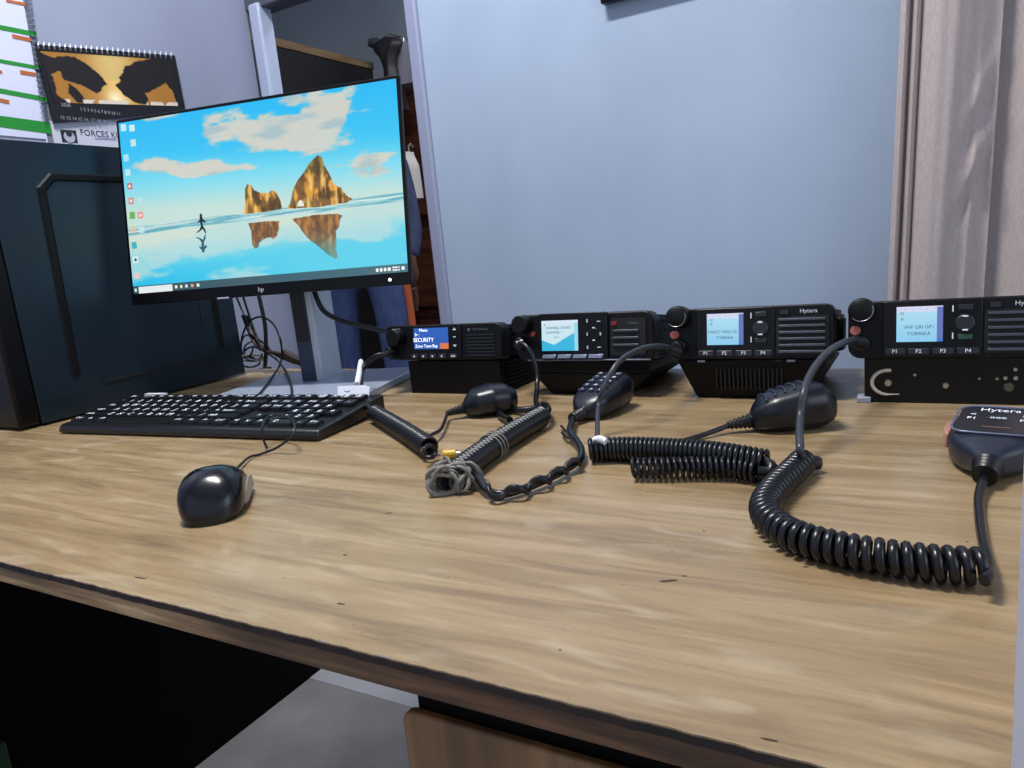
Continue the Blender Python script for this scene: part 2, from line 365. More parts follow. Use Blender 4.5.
# chips on the front edge
for px, py in ((105, 589), (190, 611), (318, 643), (382, 659)):
    c = PZ(px, py, 0); mb = MB()
    mb.tube([(c[0]-.003, YF-.0002, .0001), (c[0], YF-.0005, .0007), (c[0]+.003, YF-.0002, .0001)], [.0004, .0007, .0004], 6)
    dl(mb).build('edge_chip', mat('chip_pale', '#8f887a', .6), desk)

# ------------------------------------------------------------------ computer tower
tw = thing('computer_tower', 'big black desktop computer tower standing against the left wall', 'computer', (-1.104, .522, 0))
case_m = mat('black_case', '#1f2d38', .30, .5, bump=.12, bscale=900)
W, D, H = .165, .400, .402
mb = MB(); mb.box(-W, -.004, .012, D, .006, H-.002); mb.build('chassis', case_m, tw, bevel=.002)
mb = MB(); mb.box(-W-.001, -.001, 0, .03, .004, H); fp = mb.build('front_panel', black2, tw, bevel=.004)
# side panel: raised plate with a grooved window bulge
mb = MB(); mb.box(-.004, 0, .03, D, .004, H); sp = mb.build('side_cover', case_m, tw, bevel=.001)
rib = [(.084, .062), (.092, .338), (.114, .359), (D-.050, .359), (D-.036, .345), (D-.036, .062)]
inn = [(.098, .062), (.105, .333), (.120, .347), (D-.056, .347), (D-.050, .340), (D-.050, .062)]
mb = MB(); n = len(rib)
vs = [(.0002, a, b) for a, b in rib]+[(.0028, a*.8+c*.2, b*.8+d*.2) for (a, b), (c, d) in zip(rib, inn)]+[(.0028, a*.25+c*.75, b*.25+d*.75) for (a, b), (c, d) in zip(rib, inn)]+[(.0005, a, b) for a, b in inn]
mb.add(vs, [(r*n+i, r*n+i+1, (r+1)*n+i+1, (r+1)*n+i) for r in range(3) for i in range(n-1)])
mb.build('pressed_rib', mat('rib_paint', '#05080c', .5, spec=.2), sp, smooth=False)
mb = MB(); mb.box(0, .0015, .128, .338, .043, .0475); mb.build('slot_line', mat('slot_black', '#030405', .6), sp)
mb = MB(); mb.box(0, .0012, D-.075, D-.0735, .10, .19); mb.build('seam', mat('seam_grey', '#20262e', .4), sp)
for y in (.03, D-.06):
    for x in (-W+.015, -.04):
        mb = MB(); mb.cyl((x, y+.015, 0), (x, y+.015, .0065), .011); mb.build('foot', rubber, tw)

# ------------------------------------------------------------------ monitor
mon = thing('monitor', 'silver-stand flat monitor showing a beach wallpaper with a runner and rocks', 'monitor', (-.8155, .83, 0), math.radians(13.8))
S = .462/.476
ctr = np.array([-.8664*S, .7968*S, .195+(.3039-.195)*S])
tilt, roll = .1309, -.0082
yawm = Matrix.Rotation(math.radians(13.76), 3, 'Z')
Rm = yawm@Matrix.Rotation(-tilt, 3, 'X')@Matrix.Rotation(roll*-1, 3, 'Y')
# local frame of the panel: x right, -y towards the viewer, z up
W2, H2 = .462, .260
panel = MB(); panel.prism(rrect(-W2/2-.005, W2/2+.005, -H2/2-.017, H2/2+.005, .003), .0012, .0075)
panel.prism(rrect(-W2/2+.02, W2/2-.02, -H2/2+.01, H2/2-.02, .02), .0075, .03)
inv = Matrix.Translation((-.8155, .83, 0))@Matrix.Rotation(math.radians(13.8), 4, 'Z')
Mw = Matrix.Translation(Vector(ctr))@Rm.to_4x4()
loc_m = inv.inverted()@Mw
po = panel.build('display_panel', black2, mon, bevel=.001); po.matrix_local = loc_m
def wallpaper(U, V):
    U0 = U; U = U-.024*np.sin(PI*U)
    H_ = .585
    sky = mixc(hexa('#20b8f4')[None, None], hexa('#3cc4f2')[None, None], V/.3)
    sky = mixc(sky, hexa('#86dcee')[None, None], sstep(.25, .48, V+.08*(1-U)))
    sky = mixc(sky, hexa('#c4e0d8')[None, None], sstep(.42, .60, V+.06*(1-U)))
    n = fbm(U*1.3, V+.35*U, 6, 7, 3, 6)
    def blob(cu, cv, ru, rv, ang=0.):
        a = U-cu; b = V-cv; x = a*math.cos(ang)+b*math.sin(ang); y = -a*math.sin(ang)+b*math.cos(ang)
        return np.exp(-((x/ru)**2+(y/rv)**2))
    cl = 1.2*blob(.50, .16, .22, .085, .25)+1.2*blob(.68, .25, .17, .10, .5)+1.0*blob(.74, .10, .13, .09, -.6)+.9*blob(.62, .02, .12, .05)+1.3*blob(.13, .265, .10, .035, .1)+1.3*blob(.31, .33, .19, .035, .10)+.85*blob(.88, .47, .18, .045, .15)+.9*blob(.97, .38, .13, .035, -.2)+.35*blob(.90, .15, .06, .025)+.4*blob(.5, .40, .06, .02)+.7*blob(.14, .0, .09, .02)
    n2 = fbm(U+.1*V, V*1.6, 14, 14, 4, 6)
    m = sstep(.29, .58, cl*.62+(n-.5)*1.1+(n2-.5)*.9)*sstep(.08, .32, cl)
    cc = mixc(hexa('#d4d2c8')[None, None], hexa('#ded0be')[None, None], fbm(U, V, 12, 12, 9, 4))
    cc = mixc(cc, hexa('#a9bcc2')[None, None], sstep(.5, .75, fbm(U, V, 9, 16, 12, 5))*.8)
    img = mixc(sky, cc, m*.92)
    # sea
    sea = mixc(hexa('#68aebc')[None, None], hexa('#a8d6da')[None, None], sstep(.45, .62, fbm(U, V*4, 9, 22, 21, 5)))
    foam = sstep(.50, .64, fbm(U*.8, V*4+.2*U, 8, 20, 25, 5))
    sea = mixc(sea, hexa('#e6efe9')[None, None], foam*.7)
    hl = H_+.022*(1-U)
    img = mixc(img, sea, sstep(hl-.004, hl+.004, V))
    # wet sand
    sl = .655-.03*U+.02*(fbm(U, V*0, 6, 1, 30, 3)-.5)
    sand = mixc(hexa('#cfe0d4')[None, None], hexa('#5fd0ea')[None, None], sstep(.68, .86, V+.06*(U-.3)))
    sand = mixc(sand, hexa('#2ec0ea')[None, None], sstep(.78, .95, V)*sstep(.75, .0, U))
    rc = sstep(.47, .62, fbm(U, V, 5, 8, 40, 5)+.22*blob(.45, .93, .25, .06)+.2*blob(.85, .72, .2, .08)-.08)
    sand = mixc(sand, hexa('#b9dcdc')[None, None], rc*.75)
    img = mixc(img, sand, sstep(sl-.006, sl+.006, V))
    # rocks and their reflections
    big = [(.585, .603), (.60, .565), (.612, .50), (.63, .455), (.655, .415), (.675, .375), (.690, .355), (.708, .335), (.722, .345), (.730, .395), (.745, .445), (.76, .50), (.785, .525), (.80, .565), (.822, .59), (.80, .605), (.70, .612)]
    small = [(.425, .605), (.435, .56), (.437, .47), (.447, .442), (.462, .452), (.47, .48), (.495, .50), (.52, .505), (.535, .49), (.55, .51), (.562, .55), (.566, .598), (.50, .607)]
    tx = fbm(U, V, 40, 22, 50, 5); tx2 = fbm(U*1.7, V*.6, 40, 14, 51, 4)
    def rock(im, poly, refl=False):
        if refl: VV = 1.340-1.117*V
        else: VV = V
        ins = inpoly(U+(.004*(tx-.5)), VV, poly)
        col = mixc(hexa('#6a4a1c')[None, None], hexa('#e0a040')[None, None], sstep(.35, .65, tx))
        col = mixc(col, hexa('#f6d27a')[None, None], sstep(.55, .72, tx2)*.8)
        col = mixc(col, hexa('#5a5a24')[None, None], sstep(.47, .36, VV)*.55)
        col = mixc(col, hexa('#4a3a28')[None, None], sstep(.48, .40, tx2)*.6)
        if refl: col = mixc(mixc(col, hexa('#7a4a34')[None, None], np.full(U.shape, .45)), im, sstep(.70, .92, V)*.5+.05)
        return np.where(ins[..., None], col, im)
    img = rock(img, big); img = rock(img, small)
    img = rock(img, [(a*.76+.155+(.603-b)*.2, b) for a, b in big], True); img = rock(img, [(a*.8+.1, b) for a, b in small], True)
    arch = ((U-.634)/.012)**2+((V-.600)/.036)**2 < 1
    img = np.where((arch & (V < .598))[..., None], hexa('#e8ead8'), img)
    # runner
    run = [[(.2665, .59), (.276, .59), (.277, .605), (.287, .62), (.283, .632), (.276, .62), (.276, .645), (.283, .665), (.286, .69), (.282, .69), (.274, .662), (.262, .675), (.250, .682), (.250, .677), (.262, .664), (.268, .645), (.266, .62), (.259, .627), (.257, .62), (.266, .606)]]
    for p in run:
        a = inpoly(U, V, p); hd = ((U-.2715)/.005)**2+((V-.585)/.010)**2 < 1
        img = np.where((a | hd)[..., None], hexa('#0c2430'), img)
        a = inpoly(U, 1.385-V, [((u-.27)+.268, v) for u, v in p]); img = np.where(a[..., None], hexa('#1d4a5c')*.9+.1*img, img)
    U = U0
    # desktop icons
    for (u, v, c) in ((.018, .03, '#eaf6fa'), (.052, .04, '#f4faf4'), (.052, .125, '#e8f0d8'), (.018, .205, '#bfeaf2'), (.020, .29, '#d8eaf6'), (.022, .37, '#e05048'), (.022, .455, '#e8706a'), (.056, .46, '#bde4e6'), (.022, .54, '#58a838'), (.055, .545, '#f08078'), (.02, .625, '#e8c0a8'), (.055, .63, '#cfe6ea'), (.02, .715, '#28a8c0'), (.02, .80, '#f0f4f8'), (.02, .895, '#f0c8c0')):
        a = (abs(U-u) < .0105) & (abs(V-v) < .019)
        inner = (((U-u)/.0055)**2+((V-v)/.0095)**2 < 1)
        img = np.where(a[..., None], hexa(c)*.8+img*.2, img)
        if c in ('#e05048', '#e8706a', '#f08078', '#f0f4f8'): img = np.where(inner[..., None], hexa('#dfe6ea') if c != '#f0f4f8' else hexa('#3a5a78'), img)
    # task bar
    tb = V > .955; img = np.where(tb[..., None], hexa('#3f5d68')*.85+.15*img*U[..., None], img)
    img = np.where((tb & (U > .022) & (U < .158) & (V > .96))[..., None], hexa('#e4ecee'), img)
    for u, c in ((.010, '#dff'), (.172, '#eee'), (.192, '#ffe9b0'), (.212, '#cfe6ff'), (.235, '#f0a080'), (.258, '#f4f0e0'), (.90, '#fff'), (.913, '#fff'), (.926, '#fff'), (.939, '#fff'), (.985, '#fff')):
        c = c if len(c) == 7 else '#'+''.join(x*2 for x in c[1:])
        a = (abs(U-u) < .0045) & (abs(V-.978) < .009); img = np.where(a[..., None], hexa(c), img)
    for u in np.arange(.952, .975, .004):
        img = np.where(((abs(U-u) < .0013) & ((abs(V-.971) < .004) | (abs(V-.985) < .004)))[..., None], hexa('#ffffff'), img)
    return img
paint_grid('screen_picture', W2, H2, 620, 350, wallpaper, vcol_mat('screen_glow', 1.0, .25), po, (0, .0008, 0))
text_mesh('hp', .010, 'maker_logo', mat('logo_grey', '#c8ccd4', .4, .3), po, (-.004, .0009, -H2/2-.0085), (PI/2, .0, 0))
mb = MB(); mb.box(-.080, -.060, .0006, .003, -H2/2-.0175, -H2/2-.0155); mb.build('small_label', mat('logo_grey', '#c8ccd4', .4), po)
mb = MB(); mb.cyl((W2/2-.028, .0012, -H2/2-.009), (W2/2-.028, .0003, -H2/2-.009), .0022); mb.build('power_light', mat('power_led', '#ffffff', .4, emit='#ffffff', estr=1.6), po)
# stand: base, column with dark cable slot, hinge
bl_, bfr, bbr, bbl = [PZ(*p, .012) for p in ((205, 399), (369, 396), (403, 370), (275, 371))]
iM = inv.inverted()
def tol(p): return iM@Vector(p)
q = [tol(p) for p in (bl_, bfr, bbr, bbl)]
x0 = -.138; x1 = (q[1].x+q[2].x)/2; y0 = min(q[0].y, q[1].y); y1 = (q[2].y+q[3].y)/2
mb = MB(); mb.prism(rrect(x0, x1, y0, y1, .008), 0, .012, 'z'); mb.build('base', mat('base_metal', '#a8b3c6', .35, .35), mon, bevel=.002)
ca = tol(PZ(305, 381, .012)); cb = tol(PZ(325, 381, .012)); 
cx, cy = ca.x, ca.y
mb = MB()
mb.box(cx-.003, cx+.034, cy, cy+.062, .010, .335); mb.build('column', silver, mon, bevel=.003)
mb = MB(); mb.box(cx-.0035, cx+.022, cy-.002, cy+.004, .012, .335); cs = mb.build('column_face', silver_dk, mon, bevel=.0015)
mb = MB(); mb.box(cx-.001, cx+.0205, cy-.0026, cy+.0, .075, .30); mb.build('cable_slot', mat('slot_dark', '#0b0d10', .4), cs)
pc = tol(ctr)
mb = MB(); mb.box(-.04, .04, pc.y+.026, max(cy+.01, pc.y+.05), .25, .335); mb.build('hinge', black, mon, bevel=.004)

# ------------------------------------------------------------------ keyboard
kfr = np.array([-.577, .564]); yaw = math.radians(5)
KW, KD = .440, .134
kb = thing('keyboard', 'full-size black wired keyboard lying in front of the monitor', 'keyboard', (kfr[0]-KW*math.cos(yaw), kfr[1]-KW*math.sin(yaw), 0), yaw)
mb = MB(); t0, t1 = .011, .023
prof = [(0, .0015), (KD, .004), (KD, t1), (KD-.012, t1), (.004, t0+.0015), (0, t0-.004)]
mb.prism(prof, 0, KW, 'x'); mb.build('case', mat('keyboard_plastic', '#0f1015', .38), kb, bevel=.002)
for x in (.05, KW-.09):
    mb = MB(); mb.box(x, x+.04, KD-.012, KD-.004, 0, .006); mb.build('foot', rubber, kb)
slope = math.atan((t1-t0)/(KD-.016))
kp = bpy.data.objects.new('key_bed', None)
U_ = .01905; x_0 = .010; y_0 = .012
rows = [
    (0, [('Ctrl', 1.25), ('fn', 1.25), ('Alt', 1.25), ('', 6.25), ('Alt', 1.25), ('fn', 1.25), ('=', 1.25), ('Ctrl', 1.25), (None, .25), ('<', 1), ('v', 1), ('>', 1), (None, .25), ('0', 2), ('.', 1), ('Ent', 1)]),
    (1, [('Shift', 2.25)]+[(c, 1) for c in 'ZXCVBNM,./']+[('Shift', 2.75), (None, 1.25), ('^', 1), (None, 1.25), ('1', 1), ('2', 1), ('3', 1)]),
    (2, [('Caps', 1.75)]+[(c, 1) for c in 'ASDFGHJKL;+']+[('Enter', 2.25), (None, 3.5), ('4', 1), ('5', 1), ('6', 1), ('+', 1)]),
    (3, [('Tab', 1.5)]+[(c, 1) for c in 'QWERTYUIOP[]']+[('#', 1.5), (None, .25), ('Del', 1), ('End', 1), ('Pg', 1), (None, .25), ('7', 1), ('8', 1), ('9', 1)]),
    (4, [(c, 1) for c in '`1234567890-=']+[('Back', 2), (None, .25), ('Ins', 1), ('Hm', 1), ('Pg', 1), (None, .25), ('Nm', 1), ('/', 1), ('*', 1), ('-', 1)]),
    (5.2, [('Esc', 1), (None, 1)]+[('F%d' % i, 1) for i in range(1, 5)]+[(None, .5)]+[('F%d' % i, 1) for i in range(5, 9)]+[(None, .5)]+[('F%d' % i, 1) for i in range(9, 13)]+[(None, .25), ('Pr', 1), ('Sc', 1), ('Pa', 1), (None, .25), ('@', 1), ('%', 1), ('$', 1), ('&', 1)]),
]
ux = (KW-.018)/22.5; uy = (KD-.026)/6.25
keym = mat('key_plastic', '#090a0e', .36)
for r, ks in rows:
    x = x_0
    for c, w in ks:
        if c is None: x += w*ux; continue
        ww = w*ux-.0022; hh = uy-.0022
        mb = MB(); mb.taper((0, ww, 0, hh), (.0012, ww-.0012, .001, hh-.0008), 0, .0042)
        me_obj = mb.build('key', [keym, legend], kb, smooth=False)
        if c:
            tm = text_mesh(c, .0088 if len(c) == 1 else .0058, parent=False, extrude=.00006)
            bm = bmesh.new(); bm.from_mesh(me_obj.data); nf = len(bm.faces)
            tm.transform(Matrix.Translation((min(ww*.46, .0075 if len(c) == 1 else .0085), hh*.56, .0043))@Matrix.Diagonal((1.4, 1.3, 1, 1)))
            bm.from_mesh(tm); bm.faces.ensure_lookup_table()
            for f in bm.faces[nf:]: f.material_index = 1
            bm.to_mesh(me_obj.data); bm.free(); bpy.data.meshes.remove(tm)
        yy = y_0+r*uy
        me_obj.location = (x, yy, t0+.0012+(yy-.004)*math.tan(slope)); me_obj.rotation_euler = (slope, 0, 0)
        x += w*ux
mb = MB(); mb.box(.020, .060, KD-.010, KD-.003, t1-.001, t1+.004); mb.build('paper_label', white_pl, kb)

# ------------------------------------------------------------------ mouse
def mirror_ring(x, hw, z0, z1, e, n=32): return superring(0, hw, z0, z1, x, e, n)
MC = PZ(216, 494, .012)*np.array([1, 1, 0])
mo = thing('computer_mouse', 'glossy black wired mouse on the desk in front of the keyboard', 'mouse', tuple(MC), math.radians(133)); mo.scale = (.95, .95, .97)
mb = MB(); rings = []
L_ = .096
for i in range(25):
    t = i/24; x = -L_/2+L_*(.5-.5*math.cos(PI*t)); s_ = (x+L_/2)/L_
    cap = math.sqrt(max(0.0006, 1-(2*s_-1)**4)); hw = .030*cap*(1-.10*math.sin(PI*s_)+.0*s_); hw = max(hw, .002)
    z1 = .002+(.038*math.sin(PI*min(1, (s_*.93+.07))**.80)**.75*cap**.4)
    rings.append([(p[0], p[1], max(.001, p[2])) for p in mirror_ring(x, hw, -.006, max(z1, .004), 2.5)])
mb.loft(rings); body = mb.build('shell', mat('mouse_gloss', '#070912', .2, spec=.5), mo, angle=60)
mb = MB(); rings = []
for i in range(9):
    x = -.022+.062*i/8; k = math.sin(PI*(.08+.84*i/8))**.5
    rings.append([(x, -.0278-.0*k+(.0015 if i in (0, 8) else 0)+.0030*a_-.0006*(1-b_), .006+.014*k*b_) for a_, b_ in ((0, 0), (1, 0), (1, 1), (0, 1))])
mb.loft(rings); mb.build('side_grip', mat('grip_grey', '#8d8a80', .35), mo, bevel=.0005)
mb = MB(); mb.cyl((.029, -.0035, .0225), (.029, .0035, .0225), .008, seg=24); mb.build('scroll_wheel', rubber, mo, bevel=.001)
mb = MB(); mb.box(.012, .051, -.0005, .0005, .02, .0345); 
Mo = Matrix.Translation(tuple(MC))@Matrix.Rotation(math.radians(133), 4, 'Z')
start = Mo@Vector((.049, 0, .008))
mpts = [tuple(start), tuple(PZ(248, 457, .004)), tuple(PZ(262, 452, .002)), tuple(PZ(278, 446, .006)), tuple(PZ(292, 436, .018)), tuple(PZ(298, 424, .028)), tuple(PZ(292, 415, .032)), tuple(PZ(278, 412, .033)), tuple(PZ(268, 416, .031)), tuple(PZ(264, 425, .026)), tuple(PZ(265, 436, .014)), tuple(PZ(269, 446, .002))]
Mi = Mo.inverted(); mb = MB(); mb.tube([Mi@Vector(p) for p in smooth_path(mpts)], .0014, 8); mb.build('cable', thin_cord, mo)

# ------------------------------------------------------------------ radios
YR = .797
scr_face = mat('bezel_black', '#06070a', .3, spec=.3)
btnm = mat('button_dark', '#20222a', .35)
def lcd(kind):
    def fn(U, V):
        if kind == 'plain':
            im = mixc(hexa('#b4e2f4')[None, None], hexa('#8ecdf0')[None, None], V)+0*U[..., None]
            im = np.where((V < .16)[..., None], hexa('#d8dcf4'), im)
            bar = (U > .88) & (V > .03) & (V < .93); im = np.where(bar[..., None], hexa('#6474b8'), im)
            im = np.where(((U > .88) & (V > .93))[..., None], hexa('#3a78c8'), im)
            im = np.where(((V > .07) & (V < .10) & (U < .85) & (np.sin(U*40) > .2))[..., None], hexa('#b8c0d8'), im)
        elif kind == 'chevron':
            im = np.broadcast_to(hexa('#cdeaf4'), U.shape+(3,)).copy()
            ch = (V > .64+.36*(.34-abs(U-.34))*1.0*(U < .34)+.36*0) & (U < .34) | ((U >= .34) & (V > .80-.36*(U-.34)*1.15))
            ch = V > np.where(U < .34, .64+.16*(U/.34), .80-.40*(U-.34)/.58)
            im = np.where(ch[..., None], hexa('#35b8e0'), im)
            im = np.where(((U > .90))[..., None], hexa('#9adcf0'), im)
            im = np.where(((V < .10))[..., None], hexa('#dcecf8'), im)
        else:
            im = mixc(hexa('#2f62c0')[None, None], hexa('#2a5cb4')[None, None], V)+0*U[..., None]
            im = np.where(((U > .76) & (V > .73))[..., None], hexa('#e07a3c'), im)
        return im
    return fn
ink = mat('lcd_ink', '#2c4a6c', .6)
inkw = mat('lcd_white', '#ffffff', .6, emit='#ffffff', estr=.9)
brand = mat('brand_white', '#cfd4e0', .5)
def side_fins(mb, x, sgn, y0, y1, z0, z1, n, d=.004):
    for i in range(n):
        z = z0+(z1-z0)*(i+.5)/n; h = (z1-z0)/n*.45
        mb.box(min(x, x+sgn*d), max(x, x+sgn*d), y0, y1, z-h/2, z+h/2)
def tilt_back(r, deg=8.0, py=.004, pz=.046):
    a = -math.radians(deg); Rx = Matrix.Rotation(a, 4, 'X'); T = Matrix.Translation((0, py, pz))@Rx@Matrix.Translation((0, -py, -pz))
    for ch in r.children:
        if ch.name.split('.')[0] in ('front_head', 'heat_sink_body', 'side_connector'): ch.matrix_local = T
def mobile_radio(x0, label, bracket, lines):
    r = thing('mobile_radio', label, 'two-way radio', (x0, YR, 0))
    # head
    mb = MB(); mb.prism(rrect(-.087, .087, .046, .1035, .007, rs=[.004, .009, .006, .012]), .004, .026); hd = mb.build('front_head', black, r, bevel=.0015)
    mb = MB(); mb.box(-.080, .080, .026, .165, .049, .099); side_fins(mb, .080, 1, .03, .16, .052, .096, 5); side_fins(mb, -.080, -1, .03, .16, .052, .096, 5)
    for i in range(14): mb.box(-.07+i*.0105, -.067+i*.0105, .03, .163, .099, .1025)
    mb.build('heat_sink_body', mat('cast_body', '#060709', .5, .1, .25), r, bevel=.0006)
    mb = MB(); mb.prism(rrect(-.0555, .0285, .0475, .1025, .003), .0015, .005); bz = mb.build('control_panel', scr_face, hd, bevel=.0008)
    paint_grid('display', .0395, .0345, 60, 50, lcd('plain'), vcol_mat('lcd_glow', .95, .3), hd, (-.0235, .0012, .0795))
    for s, z, x, sz in lines: text_mesh(s, sz, 'display_text', ink, hd, (x, .0010, z), extrude=.00003)
    for i in range(4):
        mb = MB(); mb.prism(rrect(-.0535+i*.0205, -.0355+i*.0205, .0500, .0560, .0015), -.0005, .003); b = mb.build('function_key', btnm, hd, bevel=.0005)
        text_mesh('P%d' % (i+1), .0052, 'lettering', legend, b, (-.0445+i*.0205, -.0007, .053))
    # navigation pad
    mb = MB(); mb.cyl((.0143, .003, .0795), (.0143, -.002, .0795), .0088, .0080, 28); nv = mb.build('navigation_pad', btnm, hd, bevel=.0008)
    for z in (.0745+.0115, .0745-.0015):
        mb = MB(); mb.box(.0120, .0166, -.0023, -.0019, z-.0007, z+.0007); mb.build('arrow_mark', legend, nv)
    for z, c in ((.0945, btnm), (.0665, mat('green_key', '#1f4a3a', .4) if bracket else btnm)):
        mb = MB(); mb.prism(rrect(.0085, .0205, z-.0025, z+.0025, .001), -.0005, .003); mb.build('call_key', c, hd, bevel=.0005)
    for z in (.0935, .0675):
        mb = MB(); mb.box(.0038, .0048, .0008, .0016, z-.003, z+.003); mb.build('side_tick', legend, hd)
    # speaker grille with slats
    mb = MB(); mb.prism(rrect(.0300, .0820, .0505, .0915, .003), .002, .005); g = mb.build('speaker_recess', mat('recess_black', '#050608', .6), hd)
    mb = MB()
    for i in range(6):
        z = .0540+i*.0068; mb.prism(rrect(.0325, .0790, z-.0014, z+.0014, .001), -.0008, .004)
    mb.build('speaker_grille', mat('grille_slat', '#3c4250', .4), g, bevel=.0005)
    mb = MB(); mb.prism(rrect(.034, .0425, .0935, .0985, .001), .001, .005); mb.build('indicator', btnm, hd)
    text_mesh('Hytera', .0062, 'brand_lettering', brand, hd, (.0620, .0036, .0965))
    # knob
    mb = MB(); kx, kz = -.0740, .0945
    rr = []
    for (y, q) in ((.006, .0125), (-.006, .0125), (-.013, .0118), (-.0145, .0100)):
        rr.append([(kx+q*math.cos(2*PI*i/40)*(1+.02*(i % 2)), y, kz+q*math.sin(2*PI*i/40)*(1+.02*(i % 2))) for i in range(40)])
    mb.loft(rr); kn = mb.build('volume_knob', black, hd, angle=50)
    mb = MB(); ring = [(kx+.0108*math.cos(t), -.0142, kz+.0108*math.sin(t)) for t in np.linspace(-2.4, .4, 20)]; mb.tube(ring, .0004, 6); mb.build('knob_rim', mat('rim_grey', '#8d9098', .3, .5), kn)
    mb = MB(); mb.cyl((-.080, .004, .0745), (-.080, -.0015, .0745), .0048, seg=20); mb.build('emergency_button', mat('salmon_plastic', '#b0605a', .4), hd, bevel=.0006)
    mb = MB(); mb.cyl((-.0745, .004, .0615), (-.0745, -.006, .0615), .0085, .0078, seg=24); mb.cyl((-.0745, -.006, .0615), (-.0745, -.012, .0615), .0055, .005, seg=20); mb.build('microphone_socket', rubber, hd, bevel=.0008)
    mb = MB(); mb.box(.0805, .0905, .06, .10, .052, .090); mb.build('side_connector', black, r, bevel=.003)
    if bracket:
        mb = MB(); mb.box(-.072, .080, .006, .010, 0, .046); mb.box(-.072, .080, .010, .150, .0, .003); br = mb.build('mounting_bracket', mat('bracket_black', '#08080a', .45, 0, .3), r, bevel=.001)
        mb = MB(); mb.taper((-.070, .078, .012, .150), (-.070, .078, .012, .060), .003, .036); mb.build('bracket_body', mat('bracket_back', '#0a0a0c', .6), r)
        cx_, cz_ = -.0505, .0210
        mb = MB(); mb.tube([(cx_+.0145*math.cos(t), .0058, cz_+.0125*math.sin(t)) for t in np.linspace(.55*PI-.35, 1.45*PI+.35, 24)]+[(cx_+.010, .0058, cz_-.0120)], [.0017]*20+[.0015, .0012, .0009, .0006, .0004], 8)
        mb.build('slot_wall_arc', mat('slot_wall_tone', '#c9c2b4', .5), br)  # solid pale arc stands in for the bright wall seen through the slot
        for sx_, sz_, rr_, mm in ((-.0505, .0205, .0038, metal), (-.0005, .0183, .0030, metal), (.0505, .0172, .0045, mat('dull_bolt', '#5a5c52', .4, .6)), (.027, .0255, .0013, metal), (.041, .0255, .0014, metal), (.0475, .0262, .0020, metal), (.0555, .0262, .0022, metal), (.0550, .0345, .0020, metal), (-.027, .029, .0015, metal)):
            mb = MB(); mb.cyl((sx_, .0062, sz_), (sx_, .0040, sz_), rr_, rr_*.8, 18); mb.build('screw', mm, br)
        mb = MB(); mb.box(-.079, -.066, .002, .02, 0, .006); mb.build('bracket_foot', mat('foot_grey', '#8f95a4', .5), r, bevel=.001)
    else:
        mb = MB(); mb.taper((-.0600, .0620, .012, .150), (-.0790, .0790, .003, .175), 0, .046); mb.v = [(x, y, z*(1-.50*max(0, (y-.02)/.155))) for x, y, z in mb.v]
        ty = mb.build('desktop_tray', mat('tray_black', '#050507', .5, 0, .2), r, bevel=.003)
        mb = MB()
        for i in range(16): mb.box(-.035+i*.0046, -.0335+i*.0046, .004, .0095, .012, .036)
        mb.build('tray_vent', mat('recess_black', '#050608', .6), ty)
        for x in (-.05, .045):
            mb = MB(); mb.box(x-.004, x+.004, .001, .004, .0435, .0455); mb.build('tray_mark', mat('rim_grey', '#8d9098', .3), ty)
    tilt_back(r)
    return r
mobile_radio(-.1615, 'black two-way radio on a tapered black tray, third radio from the monitor', False, [('DIRECT FREQ US', .0765, -.0265, .0042), ('TORRIKA', .0700, -.0240, .0045), ('(((', .0905, -.0385, .004), ('A', .0855, -.0385, .004)])
mobile_radio(.0252, 'black two-way radio on a drilled metal mounting bracket in front of the curtain', True, [('VHF GRI GP1', .0765, -.0240, .0046), ('TORRIKA', .0700, -.0240, .0048), ('(((', .0905, -.0385, .004), ('A', .0845, -.0385, .004)])

